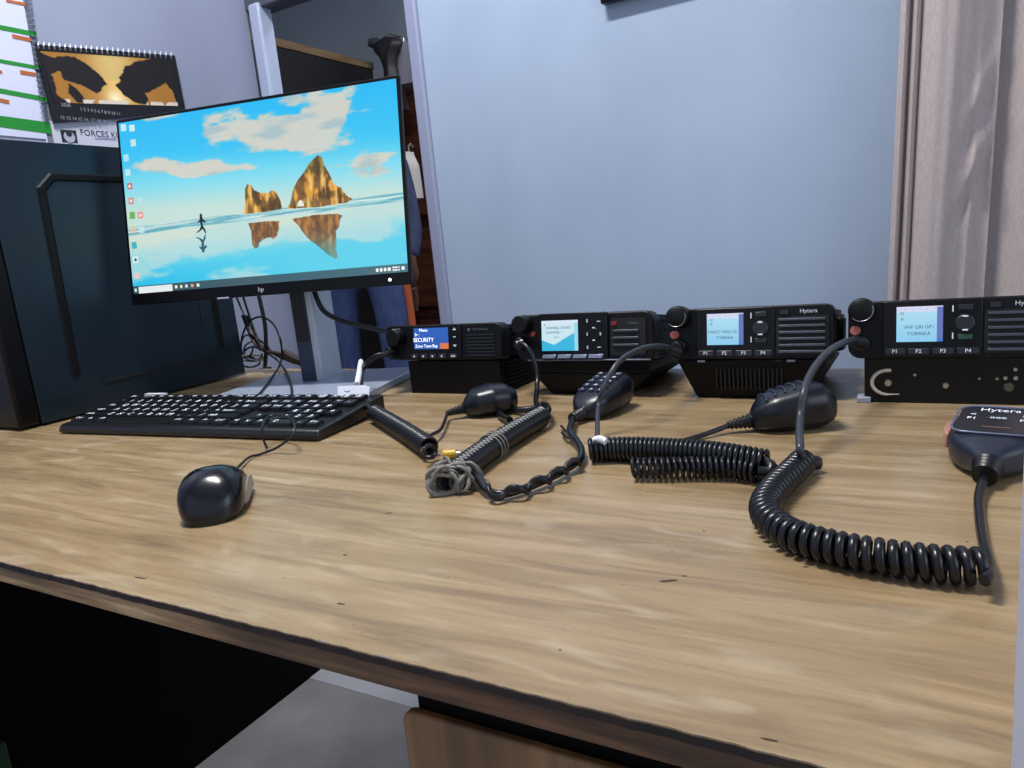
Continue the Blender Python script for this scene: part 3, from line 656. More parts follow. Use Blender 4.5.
# radio with chevron display
def chevron_radio():
    r = thing('mobile_radio', 'black two-way radio with blue chevron display and silver keys below it', 'two-way radio', (-.360, YR, 0))
    mb = MB(); mb.prism(rrect(-.090, .0925, .046, .104, .010, rs=[.006, .012, .012, .014]), .004, .030); hd = mb.build('front_head', black, r, bevel=.002)
    mb = MB(); mb.box(-.080, .080, .030, .20, .048, .100); side_fins(mb, .080, 1, .035, .195, .052, .098, 5); side_fins(mb, -.080, -1, .035, .195, .052, .098, 5); mb.build('heat_sink_body', mat('cast_body', '#060709', .5, .1, .25), r, bevel=.0006)
    mb = MB(); mb.prism(rrect(-.0555, .0370, .0480, .1045, .003), -.0005, .005); mb.build('control_panel', scr_face, hd, bevel=.001)
    paint_grid('display', .0495, .0375, 66, 50, lcd('chevron'), vcol_mat('lcd_glow', .95, .3), hd, (-.0255, -.0010, .0770))
    for s, z, x, sz in (('CHANNEL SECRET', .0865, -.0275, .0042), ('CHANNEL 1', .0810, -.0330, .0042), ('20:10', .0750, -.0300, .0032), ('A', .0905, -.0460, .0035)):
        text_mesh(s, sz, 'display_text', ink, hd, (x, -.0012, z), extrude=.00003)
    for i in range(4):
        mb = MB(); mb.prism([(-.050+i*.0208, .0488), (-.0320+i*.0208, .0488), (-.0305+i*.0208, .0535), (-.0485+i*.0208, .0535)], -.003, .003); mb.build('function_key', mat('silver_key', '#8e95b0', .3, .3), hd, bevel=.0006)
    mb = MB(); mb.cyl((.0205, .003, .0775), (.0205, -.0025, .0775), .0085, .0078, 24); nv = mb.build('navigation_pad', scr_face, hd, bevel=.0008)
    for x, z, w, h in ((.0205, .0855, .0030, .0014), (.0205, .0705, .0030, .0014), (.0120, .0940, .0008, .004), (.0270, .0930, .0040, .0008), (.0120, .0780, .0008, .004), (.0290, .0780, .0008, .004), (.0120, .0620, .0008, .004), (.0270, .0620, .0040, .0008)):
        mb = MB(); mb.box(x-w/2, x+w/2, -.0029, -.0022 if abs(x-.0205) < .001 else 0, z-h/2, z+h/2); mb.build('key_mark', legend, hd)
    mb = MB(); mb.prism(rrect(.0400, .0840, .0520, .0960, .004), .002, .0045); g = mb.build('speaker_recess', mat('recess_black', '#050608', .6), hd)
    mb = MB()
    for i in range(3): mb.prism(rrect(.0435, .0760, .0628+i*.0085, .0655+i*.0085, .0012), -.0005, .004)
    mb.build('speaker_grille', mat('grille_slat', '#3c4250', .4), g, bevel=.0005)
    mb = MB(); mb.prism(rrect(.0420, .0490, .0880, .0925, .0018), .0, .005); mb.build('red_badge', mat('dull_red', '#7c2424', .4), hd)
    text_mesh('Hytera', .0046, 'brand_lettering', mat('brand_dim', '#5c606c', .5), hd, (.0690, .0018, .0900))
    mb = MB(); mb.cyl((-.0770, .006, .0925), (-.0770, -.012, .0925), .0120, .0110, 32); mb.build('volume_knob', black, hd, bevel=.0012)
    mb = MB(); mb.cyl((-.0630, .004, .0795), (-.0630, -.0012, .0795), .0030, seg=16); mb.build('emergency_button', mat('dull_red', '#7c2424', .4), hd)
    mb = MB(); mb.cyl((-.0790, .004, .0680), (-.0790, -.010, .0680), .0085, .0075, 24); mb.build('microphone_socket', rubber, hd, bevel=.0008)
    mb = MB(); mb.cyl((-.0720, -.010, .0715), (-.0800, -.0125, .0690), .0025, .0025, 12); mb.build('plug_catch', metal, hd)
    mb = MB(); mb.taper((-.050, .055, .016, .170), (-.070, .086, .004, .205), 0, .030); mb.taper((-.070, .086, .004, .205), (-.072, .088, .004, .205), .030, .047); mb.v = [(x, y, z*(1-.45*max(0, (y-.02)/.185))) for x, y, z in mb.v]; mb.build('desktop_tray', mat('tray_black', '#050507', .5, 0, .2), r, bevel=.003)
    mb = MB(); mb.box(-.0720, .0900, -.0008, .006, .0455, .0475); mb.build('lower_rim', mat('rim_grey2', '#5b6070', .3, .3), hd, bevel=.0006)
    tilt_back(r)
    return r
chevron_radio()

def security_radio():
    r = thing('mobile_radio', 'black two-way radio with small blue SECURITY display next to the monitor stand', 'two-way radio', (-.560, YR, 0))
    mb = MB(); mb.prism(rrect(-.100, .088, .048, .0965, .006, rs=[.004, .010, .005, .006]), .004, .028); hd = mb.build('front_head', black, r, bevel=.0015)
    mb = MB(); mb.box(-.085, .080, .028, .165, .050, .093); side_fins(mb, .080, 1, .03, .16, .052, .092, 6); mb.build('heat_sink_body', mat('cast_body', '#060709', .5, .1, .25), r, bevel=.0006)
    mb = MB(); mb.prism(rrect(-.0560, .0270, .0500, .0955, .003), .001, .005); mb.build('control_panel', scr_face, hd, bevel=.001)
    paint_grid('display', .0575, .0290, 66, 40, lcd('blue'), vcol_mat('lcd_glow', .95, .3), hd, (-.0210, .0007, .0775))
    for s, z, x, sz in (('Menu', .0890, -.0330, .0062), ('Sr :', .0830, -.0440, .0060), ('SECURITY', .0755, -.0335, .0078), ('Zone Tone Bay', .0672, -.0290, .0060)):
        text_mesh(s, sz, 'display_text', inkw, hd, (x, .0004, z), extrude=.00003)
    for i in range(5):
        x = -.0500+i*.0155+(.003 if i == 4 else 0); mb = MB(); mb.prism(rrect(x-.0055, x+.0055, .0505, .0565, .001), -.0003, .003); b = mb.build('function_key', btnm, hd, bevel=.0004)
        mb = MB()
        if i < 4: mb.box(x-.0012, x+.0012, -.0006, -.0002, .0520, .0545)
        else: mb.box(x-.0032, x-.0006, -.0006, -.0002, .0520, .0545); mb.box(x+.0006, x+.0032, -.0006, -.0002, .0520, .0545)
        mb.build('key_icon', brand, b)
    for z, p in ((.0890, [(-.003, -.001), (.003, -.001), (0, .0022)]), (.0790, [(-.002, -.0007), (.002, -.0007), (.002, .0007), (-.002, .0007)]), (.0675, [(-.003, .001), (0, -.0022), (.003, .001)])):
        mb = MB(); mb.prism([(a+.0180, b+z) for a, b in p], .0002, .0012); mb.build('arrow_key', brand, hd)
    mb = MB(); mb.cyl((.0390, .0045, .0880), (.0390, .0035, .0880), .0020, seg=16); mb.build('brand_emblem', mat('brand_dim', '#5c606c', .5), hd)
    text_mesh('MOTOROLA', .0042, 'brand_lettering', mat('brand_dim', '#5c606c', .5), hd, (.0570, .0036, .0880))
    mb = MB()
    for i in range(7): mb.prism(rrect(.036, .079, .0530+i*.0045, .0548+i*.0045, .0008), .0025, .0055)
    mb.build('speaker_grille', mat('grille_dark', '#1c1e24', .4), hd)
    mb = MB(); mb.cyl((-.078, .006, .0795), (-.078, -.012, .0795), .0125, .0115, 32); kn = mb.build('volume_knob', black, hd, bevel=.0012)
    mb = MB()
    for k in range(3): mb.box(-.088+k*.005, -.0855+k*.005, .0028, .0040, .0900, .0922)
    mb.build('status_mark', brand, hd)
    mb = MB(); mb.cyl((-.089, .004, .0600), (-.089, -.010, .0600), .0080, .0070, 24); mb.build('microphone_socket', rubber, hd, bevel=.0008)
    mb = MB(); mb.box(-.066, .082, .006, .170, 0, .046); side_fins(mb, .082, 1, .02, .165, .004, .044, 7, .003); mb.v = [(x, y, z*(1-.40*max(0, (y-.02)/.15))) for x, y, z in mb.v]
    mb.build('power_unit', mat('tray_black', '#050507', .5, 0, .2), r, bevel=.0015)
    tilt_back(r, 7)
    return r
security_radio()

# ------------------------------------------------------------------ microphones and cords
def handset_body(mb, st, e=2.8):
    """st = [(x, halfwidth, z0, z1)] along +x from the cable end"""
    P_ = np.array(st); xs_ = np.linspace(P_[0, 0], P_[-1, 0], 40); rings = []
    # smooth interpolation
    for i, x in enumerate(xs_):
        vals = [np.interp(x, P_[:, 0], P_[:, k]) for k in (1, 2, 3)]
        rings.append((x, *vals))
    arr = np.array(rings)
    for _ in range(3): arr[1:-1, 1:] = (arr[:-2, 1:]+2*arr[1:-1, 1:]+arr[2:, 1:])/4
    rr = []
    for x, hw, z0, z1 in arr: rr.append(superring(0, hw, z0, z1, x, e, 32))
    c = np.mean(np.array(rr[-1]), 0); rr.append([tuple(c+(np.array(p)-c)*.86+np.array([.0018, 0, 0])) for p in rr[-1]]); rr.append([tuple(c+(np.array(p)-c)*.6+np.array([.0026, 0, 0])) for p in rr[-2]])
    mb.loft(rr); return arr
def relief(mb, p0, p1, r0, r1, n=7):
    p0 = np.array(p0, float); p1 = np.array(p1, float); pts = []; rs = []
    for i in range(n*4+1):
        t = i/(n*4); pts.append(p0+(p1-p0)*t); rs.append((r0+(r1-r0)*t)*(1.12 if (i % 4) < 2 else .88))
    mb.tube(pts, rs, 14)
def world_cord(parent, name, pts, r, m, step=.003, sides=8):
    bpy.context.view_layer.update(); Mi = parent.matrix_world.inverted(); mb = MB(); mb.tube([Mi@Vector(tuple(p)) for p in smooth_path(pts, step)], r, sides); return mb.build(name, m, parent, angle=60)
def world_coil(parent, name, pts, R, wire, pitch, m):
    bpy.context.view_layer.update(); Mi = parent.matrix_world.inverted(); mb = MB(); mb.tube([Mi@p for p in helix(pts, R-wire, pitch)], wire, 7); return mb.build(name, m, parent, angle=60)
dark_top = mat('handset_plastic', '#0f121c', .3, spec=.5, bump=.1, bscale=1200)

# 1: plain handset by the first radio
nk = PZ(463, 408, .012)
h1 = thing('fist_microphone', 'plain smooth black fist microphone lying in front of the SECURITY radio', 'microphone', (nk[0], nk[1], 0), math.radians(45)); h1.scale = (.85, .85, .95)
mb = MB(); handset_body(mb, [(0, .006, .006, .018), (.006, .014, .002, .026), (.016, .025, 0, .034), (.04, .030, 0, .038), (.062, .028, 0, .036), (.072, .022, .004, .030)], 2.5); b1 = mb.build('shell', dark_top, h1, angle=60)
mb = MB(); relief(mb, (.003, 0, .012), (-.024, 0, .009), .0065, .0035); mb.build('strain_relief', rubber, h1, angle=60)
bpy.context.view_layer.update()
e1 = h1.matrix_world@Vector((-.022, 0, .009))
c1 = [tuple(e1), PZ(441, 429, .008), PZ(430, 436, .012), PZ(422, 447, .012), PZ(425, 456, .006), PZ(433, 457, .005), PZ(436, 450, .010), PZ(430, 445, .017), PZ(424, 449, .018), PZ(426, 455, .012)]
world_cord(h1, 'cord', c1, .0022, thin_cord, .0015)
world_coil(h1, 'coiled_cord', [PZ(429, 447, .011), PZ(405, 431, .011), PZ(375, 413, .011)], .0105, .0016, .0027, cordm)
world_cord(h1, 'cord_end', [PZ(375, 413, .011), PZ(367, 405, .018), PZ(366, 396, .022), PZ(361, 386, .030), PZ(362, 372, .040), PZ(367, 363, .05), PY(376, 356, .77), PY(386, 354, .78), PY(392, 352, .79)], .0042, rubber)
world_cord(h1, 'white_sleeve', [PZ(357, 385, .033), PZ(359, 374, .040), PZ(361, 362, .048)], .0048, white_pl)
lbc = PZ(354, 391, .031)
mb = MB(); mb.prism([(-.021, -.0065), (.019, -.009), (.021, .004), (.014, .0065), (-.021, .0075)], -.0006, .0006, 'y'); 
bpy.context.view_layer.update()
lb = mb.build('paper_tag', mat('paper', '#d8dde8', .7), h1); lb.matrix_local = h1.matrix_world.inverted()@(Matrix.Translation(Vector(lbc))@Matrix.Rotation(math.radians(25), 4, 'Z')@Matrix.Rotation(math.radians(-25), 4, 'X'))
mb = MB(); mb.tube([(-.012, -.0008, .001), (-.008, -.0008, -.001), (-.005, -.0008, .001)], .0005, 5); mb.build('pen_mark', ink, lb)

# 2: keypad handset
nk = PZ(582, 411, .012)
h2 = thing('fist_microphone', 'black fist microphone with a keypad of small pale keys', 'microphone', (nk[0], nk[1], 0), math.radians(82)); h2.scale = (.84, .84, .84)
mb = MB(); handset_body(mb, [(0, .008, .005, .018), (.008, .019, .001, .027), (.020, .026, 0, .034), (.055, .030, 0, .043), (.085, .029, .002, .048), (.095, .025, .008, .046)], 3.2); mb.build('shell', dark_top, h2, angle=60)
for i in range(5):
    for j in range(3):
        x = .026+i*.0125; y = .0135-j*.0135; z = np.interp(x, [.020, .055, .085], [.034, .0425, .0475])
        mb = MB(); mb.prism(rrect(x-.0042, x+.0042, y-.0050, y+.0050, .0015), z-.002, z+.0016, 'z'); k = mb.build('keypad_key', mat('keypad_key', '#2a3044', .35), h2, bevel=.0004)
        tm = text_mesh('147*258*369#ABC'[(j*5+i) % 15], .0098, 'key_number', legend, k, (x, y, z+.0022), (0, 0, -PI/2))
mb = MB(); relief(mb, (.003, 0, .011), (-.022, .002, .010), .0085, .0055, 5); mb.build('strain_relief', rubber, h2, angle=60)
bpy.context.view_layer.update(); e2 = h2.matrix_world@Vector((-.020, .002, .010))
world_cord(h2, 'cord', [tuple(e2), PZ(570, 432, .010), PZ(576, 440, .009), PZ(581, 449, .008), PZ(580, 459, .007), PZ(566, 469, .006), PZ(545, 480, .006), PZ(520, 490, .005), PZ(500, 494, .005), PZ(487, 490, .006), PZ(480, 480, .010), PZ(474, 474, .012)], .0042, cordm)
bpy.context.view_layer.update(); _Mi = h2.matrix_world.inverted()
for ph, nm in ((0, 'wrapped_strand'), (1, 'wrapped_strand')):
    hp = helix([PZ(581, 459, .0085), PZ(566, 469, .0085), PZ(545, 480, .0085), PZ(520, 490, .008), PZ(500, 494, .008), PZ(488, 491, .008)], .0032, .024, 12)
    if ph: hp = [p+Vector((0, 0, .0012)) for p in hp][6:]
    mb = MB(); mb.tube([_Mi@p for p in hp], .0028 if not ph else .0022, 7); mb.build(nm, rubber, h2, angle=60)
tube_pts = [PZ(447, 480, .012), PZ(480, 455, .012), PZ(512, 434, .012), PZ(541, 417, .012)]
world_coil(h2, 'coiled_cord', tube_pts, .0118, .0018, .0030, cordm)
# zig-zag lacing along the tube, tape rings, twine tangle
lace = []
cp = smooth_path(tube_pts, .001); d = unit(np.array(tube_pts[-1])-np.array(tube_pts[0])); nrm = unit(np.cross([0, 0, 1], d))
for i in range(0, len(cp), 3):
    s_ = 1 if (i//3) % 2 else -1; a = math.radians(112+s_*14); lace.append(np.array(cp[i])+nrm*(.0124*math.cos(a))+np.array([0, 0, .0124*math.sin(a)]))
bpy.context.view_layer.update(); Mi = h2.matrix_world.inverted()
mb = MB(); mb.tube([Mi@Vector(p) for p in lace], .00065, 5); mb.build('white_lacing', mat('lace_grey', '#b3b2ae', .6), h2)
mb = MB()
for f_ in (.44, .47, .50):
    c = cp[int(len(cp)*f_)]; ring = [c+nrm*.0125*math.cos(t)+np.array([0, 0, .0125*math.sin(t)])+d*.0012*math.sin(2*t) for t in np.linspace(0, 2*PI, 28)]
    mb.tube([Mi@Vector(p) for p in ring], .0011, 6)
mb.build('tape_ring', greym, h2)
rs_ = np.random.RandomState(3)
for nm, c0, rad, k, mm in (('twine_tangle', PZ(446, 480, .011), .0145, 9, greym), ('twine_tangle', PZ(464, 478, .010), .0115, 7, greym)):
    mb = MB()
    for j in range(k):
        ax = unit(d+rs_.randn(3)*.5); u = unit(np.cross(ax, [0.1, .2, 1])); w = unit(np.cross(ax, u)); r_ = rad*(.75+.3*rs_.rand()); o = c0+d*(rs_.rand()-.5)*.016
        pts = [o+(u*math.cos(t)+w*math.sin(t))*r_*(1+.18*math.sin(3*t+j)) for t in np.linspace(0, 2*PI*1.15, 36)]
        pts = [np.array([p[0], p[1], max(p[2], .0018)]) for p in pts]
        mb.tube([Mi@Vector(p) for p in pts], .0016+.0006*rs_.rand(), 6)
    mb.build(nm, mm, h2)
mb = MB()
for j in range(7):
    p = [PZ(452+j*4, 488-j, .003)+rs_.randn(3)*[.006, .006, .001] for _ in range(5)]; p = [np.array([a[0], a[1], max(.0012, a[2])]) for a in p]
    mb.tube([Mi@Vector(q_) for q_ in smooth_path(p, .002)], .0009, 5)
mb.build('loose_twine', greym, h2)
world_cord(h2, 'cord_end', [PZ(541, 417, .013), PZ(548, 411, .016), PZ(545, 405, .012), PZ(535, 408, .008), PZ(520, 410, .006), PZ(505, 408, .006), PZ(500, 414, .006), PZ(510, 420, .008)], .0045, cordm)
world_cord(h2, 'plug_lead', [PZ(540, 411, .010), PZ(536, 402, .012), PZ(537, 388, .02), PY(537, 372, .775), PY(532, 355, .778), PY(525, 345, .782), PY(519, 343, .786)], .0036, cordm)
world_cord(h2, 'frayed_tie', [PZ(561, 426, .004), PZ(566, 431, .007), PZ(573, 436, .004), PZ(568, 438, .006), PZ(562, 433, .004)], .0016, rubber)

# 3: ribbed handset
nk = PZ(751, 419, .012)
h3 = thing('fist_microphone', 'black fist microphone with raised ribs on its back in front of the third radio', 'microphone', (nk[0], nk[1], 0), math.radians(28)); h3.scale = (.79, .86, .98)
mb = MB(); handset_body(mb, [(0, .008, .004, .019), (.008, .019, .001, .029), (.022, .025, 0, .036), (.055, .029, 0, .043), (.080, .027, .001, .043), (.092, .020, .006, .035)], 2.7); mb.build('shell', dark_top, h3, angle=60)
for i in range(5):
    x = .016+i*.011; z = float(np.interp(x, [.008, .022, .055, .080], [.029, .0355, .0425, .0425])); hw = .017
    mb = MB(); mb.tube([(x-.002, -hw*.8, z-.0022), (x, -hw*.5, z), (x+.001, 0, z+.0004), (x, hw*.5, z), (x-.002, hw*.8, z-.0022)], .0022, 8); mb.build('rib', mat('rib_sheen', '#262c3e', .25), h3, angle=60)
mb = MB(); relief(mb, (.003, 0, .011), (-.028, .0, .008), .0072, .0035, 6); mb.build('strain_relief', rubber, h3, angle=60)
bpy.context.view_layer.update(); e3 = h3.matrix_world@Vector((-.026, 0, .008))
world_cord(h3, 'cord', [tuple(e3), PZ(706, 434, .004), PZ(690, 439, .003), PZ(670, 444, .003), PZ(652, 452, .004), PZ(640, 462, .006), PZ(636, 466, .008)], .0026, cordm)
world_coil(h3, 'coiled_cord', [PZ(590, 450, .011), PZ(618, 449, .011), PZ(655, 450, .012), PZ(700, 453, .014), PZ(738, 458, .014), PZ(765, 463, .012)], .0112, .0026, .0042, cordm)
world_coil(h3, 'coiled_cord', [PZ(632, 468, .010), PZ(665, 468, .010), PZ(700, 467, .010), PZ(735, 468, .010), PZ(757, 472, .009)], .0088, .0021, .0046, cordm)
world_cord(h3, 'cord_bend', [PZ(765, 463, .012), PZ(772, 469, .010), PZ(768, 474, .007), PZ(757, 473, .008)], .0060, cordm)
world_cord(h3, 'plug_lead', [PZ(592, 449, .012), PZ(597, 438, .022), PY(598, 410, .635), PY(603, 388, .645), PY(618, 363, .665), PY(638, 350, .70), PY(656, 346, .74), PY(672, 348, .783)], .0030, mat('lead_grey', '#33363e', .35))
world_cord(h3, 'white_clip', [PZ(594, 441, .020), PZ(600, 439, .022), PZ(606, 442, .020)], .0036, white_pl)
world_cord(h3, 'plug', [PY(669, 349, .776), PY(680, 352, .786)], .0058, rubber)

# 4: handset at right
nk = PZ(987, 468, .012)
h4 = thing('fist_microphone', 'dark fist microphone with pale P1 and P2 marks at the right edge', 'microphone', (nk[0], nk[1], 0), math.radians(80))
mb = MB(); handset_body(mb, [(0, .007, .006, .019), (.007, .010, .004, .022), (.020, .021, .001, .026), (.034, .0285, .0, .029), (.055, .0305, 0, .031), (.080, .0300, 0, .033), (.091, .026, .004, .030)], 3.4); mb.build('shell', mat('handset_grey', '#1f2433', .3), h4, angle=60)
sl4 = .1
fpz = lambda x: .0290+(x-.034)*.085
def plate(mb, poly, t0_, t1_):
    n = len(poly); vs = [(a, b, fpz(a)+t0_) for a, b in poly]+[(a, b, fpz(a)+t1_) for a, b in poly]
    mb.add(vs, [tuple(range(n)), tuple(range(2*n-1, n-1, -1))]+[(i, i+n, (i+1) % n+n, (i+1) % n) for i in range(n)])
mb = MB(); plate(mb, rrect(.030, .086, -.0255, .0255, .010), -.004, .0006); fp4 = mb.build('face_plate', mat('face_black', '#10131c', .2), h4, bevel=.0006)
mb = MB(); ring = [(a, b, fpz(a)+.0004) for a, b in rrect(.0285, .0875, -.027, .027, .011)]; mb.tube(ring+[ring[0]], .0008, 6); mb.build('face_trim', mat('trim_grey', '#6e7894', .25, .3), h4)
def ftext(s, x, y, size): 
    return text_mesh(s, size, 'lettering', legend, fp4, (x, y, fpz(x)+.0009), (math.atan(.085), 0, -PI/2))
ftext('Hytera', .0785, 0, .0095); ftext('P1', .058, .0165, .0065); ftext('P2', .058, -.0165, .0065); ftext('<', .0670, .0165, .0075); ftext('>', .0670, -.0165, .0075); ftext('ooo', .0620, 0, .0065)
mb = MB(); plate(mb, rrect(.0575, .0665, -.008, .008, .004), .0003, .0008); mb.build('centre_key', btnm, fp4)
mb = MB(); plate(mb, rrect(.0405, .0418, -.010, .008, .0004), .0004, .0009); mb.build('printed_line', mat('brown_print', '#7c5c50', .5), fp4)
mb = MB(); rings = []
for i in range(9):
    t = i/8; x = .038+.040*t; k = math.sin(PI*(.06+.88*t))**.5
    rings.append([(x, .0285+.0055*k*a_, .009+.014*b_*1.0+(1-k)*.003*(1 if b_ == 0 else -1)+.002) for a_, b_ in ((0, 0), (1, 0), (1, 1), (0, 1))])
mb.loft(rings); mb.build('push_to_talk_button', mat('peach_plastic', '#b08070', .4), h4, bevel=.001)
mb = MB(); relief(mb, (.004, 0, .012), (-.012, .000, .010), .0090, .0070, 4); mb.build('strain_relief', rubber, h4, angle=60)
bpy.context.view_layer.update(); e4 = h4.matrix_world@Vector((-.010, 0, .010))
world_cord(h4, 'cord', [tuple(e4), PZ(979, 495, .006), PZ(980, 520, .005), PZ(984, 545, .006), PZ(989, 562, .009), PZ(988, 575, .012), PZ(984, 580, .012)], .0029, cordm)
world_coil(h4, 'coiled_cord', [PZ(983, 567, .0105), PZ(940, 564, .0105), PZ(890, 558, .0105), PZ(840, 549, .0105), PZ(797, 537, .0105), PZ(771, 521, .0105), PZ(765, 505, .0105), PZ(776, 487, .0108), PZ(792, 472, .011), PZ(803, 461, .0120)], .0105, .0029, .0064, cordm)
world_cord(h4, 'coil_end', [PZ(806, 462, .010), PZ(812, 463, .008), PZ(818, 463, .007)], .0055, cordm)
world_cord(h4, 'plug_lead', [PZ(803, 462, .012), PZ(800, 447, .028), PY(800, 420, .605), PY(804, 392, .62), PY(813, 370, .65), PY(828, 352, .69), PY(843, 343, .735), PY(857, 339, .782)], .0032, mat('lead_grey', '#33363e', .35))
world_cord(h4, 'plug', [PY(853, 341, .776), PY(864, 342, .786)], .0058, rubber)

# ------------------------------------------------------------------ small connector
c = PZ(444, 455, .004)
yc = thing('coax_connector', 'small yellow cable connector with a metal pin lying on the desk', 'connector', (c[0], c[1], 0), math.radians(25))
mb = MB(); mb.cyl((0, 0, .0045), (.012, 0, .0045), .0045, .0042, 18); mb.cyl((-.001, 0, .0045), (.0, 0, .0045), .0036, .0045, 18); mb.build('sleeve', yellow, yc, bevel=.0006)
mb = MB(); mb.cyl((.012, 0, .0040), (.016, 0, .0038), .0030, .0028, 16); mb.cyl((.016, 0, .0036), (.023, 0, .0030), .0012, .0010, 10); mb.build('pin', metal, yc)

# ------------------------------------------------------------------ cables behind the monitor
def cable(label, pts, r, m=thin_cord, name='cable'):
    o = thing(name, label, 'cable', tuple(np.array(pts[-1])*[1, 1, 0])); mb = MB(); L0 = o.location
    mb.tube([Vector(tuple(p))-L0 for p in smooth_path(pts, .004)], r, 8); mb.build('sheath', m, o, angle=60); return o
cable('thick black cable curving from behind the monitor to the SECURITY radio', [PY(313, 284, .825), PY(316, 296, .823), PY(324, 311, .823), PY(340, 320, .825), PY(362, 326, .83), PY(384, 331, .84), PY(398, 334, .85)], .0040, mat('cable_gloss', '#121317', .3))
def floorz(p, r): p = np.array(p); p[2] = max(p[2], r+.0005); return p
cable('black cable hanging straight down behind the monitor logo', [PY(257, 288, .93), PY(261, 305, .93), PY(265, 325, .93), PY(266, 348, .93), floorz(PY(265, 367, .93), .0036)], .0036, mat('cable_gloss', '#121317', .3))
cable('thin black cable looping in a wide arc behind the keyboard', [PY(240, 352, .95), PY(243, 334, .95), PY(250, 321, .94), PY(262, 317, .93), PY(274, 325, .92), PY(281, 343, .90), PZ(281, 362, .014), PZ(271, 379, .014), PZ(262, 391, .014), PZ(257, 396, .016)], .0019)
cable('thin black cable running diagonally from the tower to the keyboard', [PY(236, 296, .95), PY(242, 310, .95), PY(252, 332, .94), PY(264, 350, .92), PZ(277, 360, .018), PZ(286, 372, .016), PZ(291, 385, .016), PZ(292, 396, .018)], .0019)
cable('thin black cable dropping from the monitor into the tangle', [PY(243, 296, .95), PY(248, 312, .95), PY(254, 330, .95), PY(263, 350, .94)], .0022)
tang = thing('cable_bundle', 'tangled bundle of black cables beside the tower on the monitor base', 'cables', (-1.0, .93, 0))
tl_ = tang.location
rs2 = np.random.RandomState(11)
for k in range(7):
    pts = []
    for (px, py) in ((243, 316), (250, 333), (262, 346), (276, 354), (292, 359), (303, 363)):
        p = PY(px+rs2.randn()*1.8, py+rs2.randn()*1.8, .93+.02*rs2.rand()); pts.append(Vector(tuple(floorz(p, .016)))-tl_)
    mb = MB(); mb.tube(smooth_path(pts, .004), .0024+.001*rs2.rand(), 7); mb.build('strand', [thin_cord, mat('brown_strand', '#3a2c26', .5), mat('grey_strand', '#5d6470', .4)][(0, 0, 1, 0, 2, 0, 0)[k]], tang, angle=60)
for k, (cx_, cy_, rx_, ry_, m_) in enumerate(((253, 354, 9, 7, thin_cord), (250, 362, 10, 5, thin_cord), (256, 350, 12, 9, mat('grey_strand', '#5d6470', .4)), (247, 346, 6, 11, thin_cord), (252, 358, 13, 3, mat('pale_strand', '#b8b4a4', .4)))):
    pts = [Vector(tuple(floorz(PY(cx_+rx_*math.cos(t), cy_+ry_*math.sin(t), .95+.012*math.sin(2*t+k)), .003)))-tl_ for t in np.linspace(0, 5.4, 12)]
    mb = MB(); mb.tube(smooth_path(pts, .003), .0019, 7); mb.build('strand', m_, tang, angle=60)
pp = [Vector(tuple(floorz(PY(a, b, .935), .018)))-tl_ for a, b in ((284, 353), (294, 358), (303, 362))]
mb = MB(); mb.tube(smooth_path(pp, .003), .0085, 10); mb.build('plug_block', mat('plug_brown', '#2b2422', .5), tang, bevel=.001)

# ------------------------------------------------------------------ wall hangings on the left wall
def wall_poly(mb, pts, x, th):     # pts in pixels -> polygon on plane x
    q = [PX(a, b, x) for a, b in pts]; n = len(q)
    mb.add([tuple(p) for p in q]+[(p[0]-th, p[1], p[2]) for p in q], [tuple(range(n)), tuple(range(2*n-1, n-1, -1))]+[(i, i+n, (i+1) % n+n, (i+1) % n) for i in range(n)])
def rel(mb, o): mb.v = [(x-o.location[0], y-o.location[1], z-o.location[2]) for x, y, z in mb.v]; return mb
XW = XL+.006
wp = thing('wall_planner', 'white spiral wall planner with green bands and orange tags on the left wall', 'calendar', (XL+.001, .80, .45))
def lerp2(a, b, t): return (a[0]+(b[0]-a[0])*t, a[1]+(b[1]-a[1])*t)
# page corners in the photo: left side runs out of the frame
def pg(u, v):   # u 0..1 left->right, v 0..1 top->bottom
    Lp = (-150+0*v, lerp2((0, -26), (0, 128), v)[1]); Rp = lerp2((25, -6), (48, 144), v); 
    return lerp2(Lp, Rp, u)
def quad(u0, u1, v0, v1): return [pg(u0, v0), pg(u1, v0), pg(u1, v1), pg(u0, v1)]
mb = MB(); wall_poly(mb, [(-150, -150), (5, -120), (56, 146), (-150, 129)], XL+.003, .002); rel(mb, wp).build('backing_board', mat('board_grey', '#6f7684', .6), wp, smooth=False)
mb = MB(); wall_poly(mb, [(-150, -150), (2, -120), (48, 142.5), (-150, 126)], XL+.005, .0015); rel(mb, wp).build('page', mat('planner_paper', '#cdd2ea', .6), wp, smooth=False)
green = mat('planner_green', '#16862c', .6); tago = mat('planner_orange', '#b0602c', .6)
for y0, y1, h in ((25, 33, 5), (60, 67.5, 4), (90, 98, 5), (117.5, 123.5, 11.5)):
    sl = .19 if y1 < 40 else (.15 if y1 < 80 else .12); sl = (y1-y0)/40
    xr = 24+22*(y1/140.)
    mb = MB(); wall_poly(mb, [(-150, y0-sl*150), (xr+7, y1-1), (xr+7.8, y1-1+h), (-150, y0-sl*150+h)], XL+.0055, .0004); rel(mb, wp).build('green_band', green, wp, smooth=False)
for x0_, y0_, x1_, y1_, h in ((12, 34, 31, 38, 4), (20, 70, 35, 72.5, 4), (-12, 68, 2, 70.5, 3), (-8, 96.5, 9, 100, 4), (6, -1, 26, 3, 3)):
    mb = MB(); wall_poly(mb, [(x0_, y0_), (x1_, y1_), (x1_+.5, y1_+h), (x0_+.5, y0_+h)], XL+.0058, .0004); rel(mb, wp).build('orange_tag', tago, wp, smooth=False)
